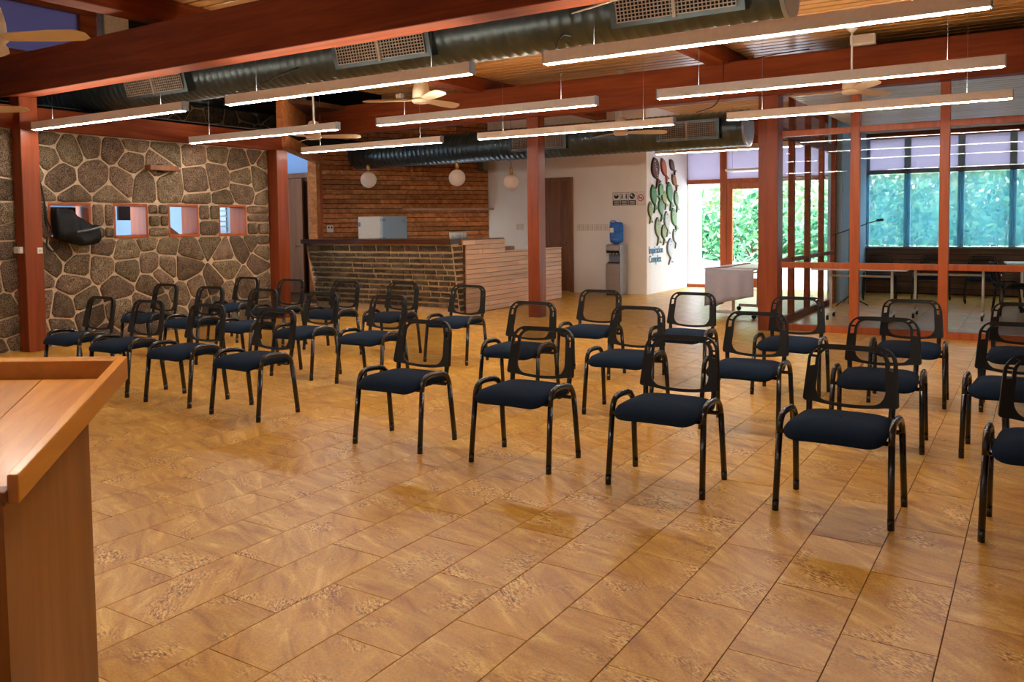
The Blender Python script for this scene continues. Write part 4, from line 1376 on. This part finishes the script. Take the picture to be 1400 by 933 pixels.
for i in range(n):
    for j in range(m):
        a = i * (m + 1) + j
        Fc.append((a, a + m + 1, a + m + 2, a + 1))
k0 = len(V)
for i in range(n + 1):       # short side towards the hall
    for j in range(m + 1):
        s, t_ = i / n, j / m
        xx = -4.10 + .72 * s
        zz = .748 - (.56 - .16 * s) * max(0, t_ - .15) / .85
        yy = 11.80 + (.12 * (1 - t_ / .15) if t_ < .15 else -.02 - .02 * math.sin(s * 21) * t_)
        V.append((xx, yy, zz))
for i in range(n):
    for j in range(m):
        a = k0 + i * (m + 1) + j
        Fc.append((a, a + 1, a + m + 2, a + m + 1))
cl_ = tag(mk('tablecloth', V, Fc, 'cloth', None, True), 'grey cloth hanging over the folding table beside the corner post', 'tablecloth')
sm = cl_.modifiers.new('thickness', 'SOLIDIFY')
sm.thickness = .004
flip_table(-2.10, 12.62, 1.25, .62, .03, 'white folding table nearest the corner post inside the meeting room')
flip_table(-1.05, 13.35, 1.30, .62, .02, 'white folding table in the middle of the meeting room')
flip_table(.35, 14.9, 1.5, .70, .1, 'white folding table at the far side of the meeting room')
def side_chair(x, y, rz, lab):
    c = copy_tree(proto)
    c.location = (x, y, 0)
    c.rotation_euler = (0, 0, rz)
    c['label'] = lab
    c['group'] = 'chairs in the meeting room'
side_chair(-2.35, 15.9, .2, 'dark chair in the meeting room nearest its side wall')
side_chair(-1.55, 16.1, -.1, 'dark chair behind the middle meeting room table, before the dado')
side_chair(-.75, 15.9, .1, 'dark chair between the middle and far meeting room tables')
side_chair(-.30, 14.2, 1.8, 'dark chair turned sideways beside the far meeting room table')
ms = thing('microphone_stand', 'black boom microphone stand in the meeting room', 'microphone stand', (-2.62, 14.6, 0))
mk('pole', *lathe([(.010, .02), (.010, 1.28)], 10), 'black_steel', ms, True)
V, Fc = sweep([(-.30, .1, 1.16), (.45, .1, 1.42)], .008, .008)
mk('boom', V, Fc, 'black_steel', ms, True)
V, Fc = sweep([(.40, .1, 1.405), (.50, .1, 1.415)], .022, .022)
mk('microphone', V, Fc, 'black_plastic', ms, True)
for k in range(3):
    a = k * 2.094
    V, Fc = sweep([(0, 0, .16), (.30 * math.cos(a), .30 * math.sin(a), .012)], .009, .009)
    mk('leg', V, Fc, 'black_steel', ms, True)

# cables and fittings along the ceiling
for i, (P, lab) in enumerate([(([(-3.1, 10.76, 3.55), (-3.08, 10.70, 3.48), (-2.95, 10.70, 3.50), (-2.70, 10.72, 3.52), (-2.40, 10.72, 3.53)]), 'black cable on top of the rear beam beside the rafter'),
                              (([(-3.45, 10.6, 3.66), (-3.43, 10.55, 3.2), (-3.44, 10.3, 2.9), (-3.44, 9.6, 2.72)]), 'black cable dropping from the rafter to the rear line of lights'),
                              (([(-3.15, 5.9, 2.92), (-3.05, 5.6, 2.86), (-2.98, 5.4, 2.78), (-2.90, 5.2, 2.66)]), 'black cable from the front duct to the front light'),
                              (([(-6.2, 5.9, 3.0), (-6.22, 5.6, 2.86), (-6.26, 5.3, 2.70), (-6.3, 5.2, 2.66)]), 'black cable from the front duct to the centre front light')]):
    tag(mk('light_cable', *sweep(smooth_path(P), .007, .007), 'cable', None, True), lab, 'cable')
prj = thing('ceiling_box', 'small white junction box on the rear beam above the partition', 'junction box', (-1.78, 10.70, 3.56))
ob('body', boxmesh(.28, .10, .12, .008, 'whitemetal'), prj)
ob('lid', boxmesh(.24, .006, .09, .002, 'beige'), prj, (0, -.053, 0))
prj = thing('ceiling_box', 'small white junction box on the rear beam near the stone wall', 'junction box', (-8.9, 10.70, 3.54))
ob('body', boxmesh(.10, .08, .08, .006, 'whitemetal'), prj)
ob('lid', boxmesh(.07, .006, .06, .002, 'beige'), prj, (0, -.043, 0))

# ================================================================== OUTSIDE
V, Fc = [], []
gx = [-40 + i * 2 for i in range(41)]
gy = [17.5, 19, 21, 23, 25, 27, 30, 34, 40, 50, 70]
gz_ = [-.05, -.06, 0.0, .1, .3, .8, 2.2, 4.6, 8, 13, 20]
for yy, zz in zip(gy, gz_):
    for x in gx:
        V.append((x, yy, zz))
for j in range(len(gy) - 1):
    for i in range(len(gx) - 1):
        a = j * len(gx) + i
        Fc.append((a, a + 1, a + len(gx) + 1, a + len(gx)))
struct(mk('ground_outside', V, Fc, 'gravel', None, True), 'pale gravel yard rising into a hillside outside')
bl = thing('white_outbuilding', 'bright white outbuilding corner with grey eave outside the entrance', 'building', (-8.3, 20.5, 0))
box('wall', -9.9, -7.30, 20.3, 20.7, -.05, 2.30, 'outwhite', bl)
box('eave', -10.1, -6.70, 19.9, 20.9, 2.26, 2.40, 'eave', bl)
def bush(name, cx, cy, cz, rx, ry, rz, n, mat, lab, seed, ls=.11):
    rg = random.Random(seed)
    V, Fc = [], []
    t = thing(name, lab, 'bush', (cx, cy, cz))
    for i in range(n):
        while True:
            a, b, c = rg.uniform(-1, 1), rg.uniform(-1, 1), rg.uniform(0, 1)
            d = a * a + b * b + c * c
            if .35 < d < 1:
                break
        w = 1 + .25 * math.sin(a * 9 + b * 7 + seed)
        p = Vector((a * rx, b * ry, c * rz * w))
        u = Vector((rg.uniform(-1, 1), rg.uniform(-1, 1), rg.uniform(-1, 1))).normalized()
        v = u.orthogonal().normalized()
        s = ls * rg.uniform(.6, 1.4)
        k = len(V)
        V += [p - u * s, p + v * s * .5, p + u * s, p - v * s * .5]
        Fc.append((k, k + 1, k + 2, k + 3))
    o = mk('foliage', V, Fc, mat, t)
    o['kind'] = 'stuff'
    for k in range(4):
        a = k * 1.57 + seed
        V, Fc = sweep([(0, 0, -.1), (rx * .4 * math.cos(a), ry * .4 * math.sin(a), rz * .6)], .03, .03, None, 6)
        mk('stem', V, Fc, 'door', t, True)
for i, (x, y, z, rx, rz, lab) in enumerate([(-9.2, 25.4, .2, 1.5, 1.7, 'blue green shrub outside, seen through the entrance side pane'), (-7.2, 25.0, .2, 1.5, 1.8, 'dense green shrub outside the glazed entrance door'), (-4.9, 24.6, 0, 1.5, 1.6, 'green shrub outside behind the corner post'),
                                         (-2.9, 23.6, 0, 1.5, 2.0, 'leafy shrub outside the meeting room nearest its side wall'), (-0.8, 23.9, 0, 1.6, 2.2, 'leafy shrub outside the middle meeting room window'), (1.2, 24.1, 0, 1.6, 2.1, 'leafy shrub outside the far meeting room window')]):
    bush('shrub', x, y, z, rx, 1.1, rz, 1700, 'leaf', lab, i + 1)
for i, (x, y, z, rx, rz, lab) in enumerate([(-13, 29, 1.2, 3.2, 2.4, 'pale hillside bush far left behind the outbuilding'), (-9.5, 28.5, 1.0, 3.2, 2.4, 'pale hillside bush above the entrance shrub'), (-5.5, 28.5, 1.0, 3.2, 2.6, 'pale hillside bush behind the corner post'), (-1.5, 27.5, .8, 3.0, 3.0, 'pale hillside bush behind the meeting room windows'), (2.5, 27.5, .8, 3.0, 3.0, 'pale hillside bush beyond the far meeting room window'),
                                         (-11, 33, 3.2, 4.0, 3.0, 'bush higher up the hill above the outbuilding'), (-5, 33, 3.2, 4.2, 3.0, 'bush higher up the hill above the entrance'), (1.5, 32, 2.8, 4.2, 3.2, 'bush higher up the hill above the meeting room')]):
    bush('hillside_bush', x, y, z, rx, 1.6, rz, 1700, 'leaf2', lab, i + 20, .17)
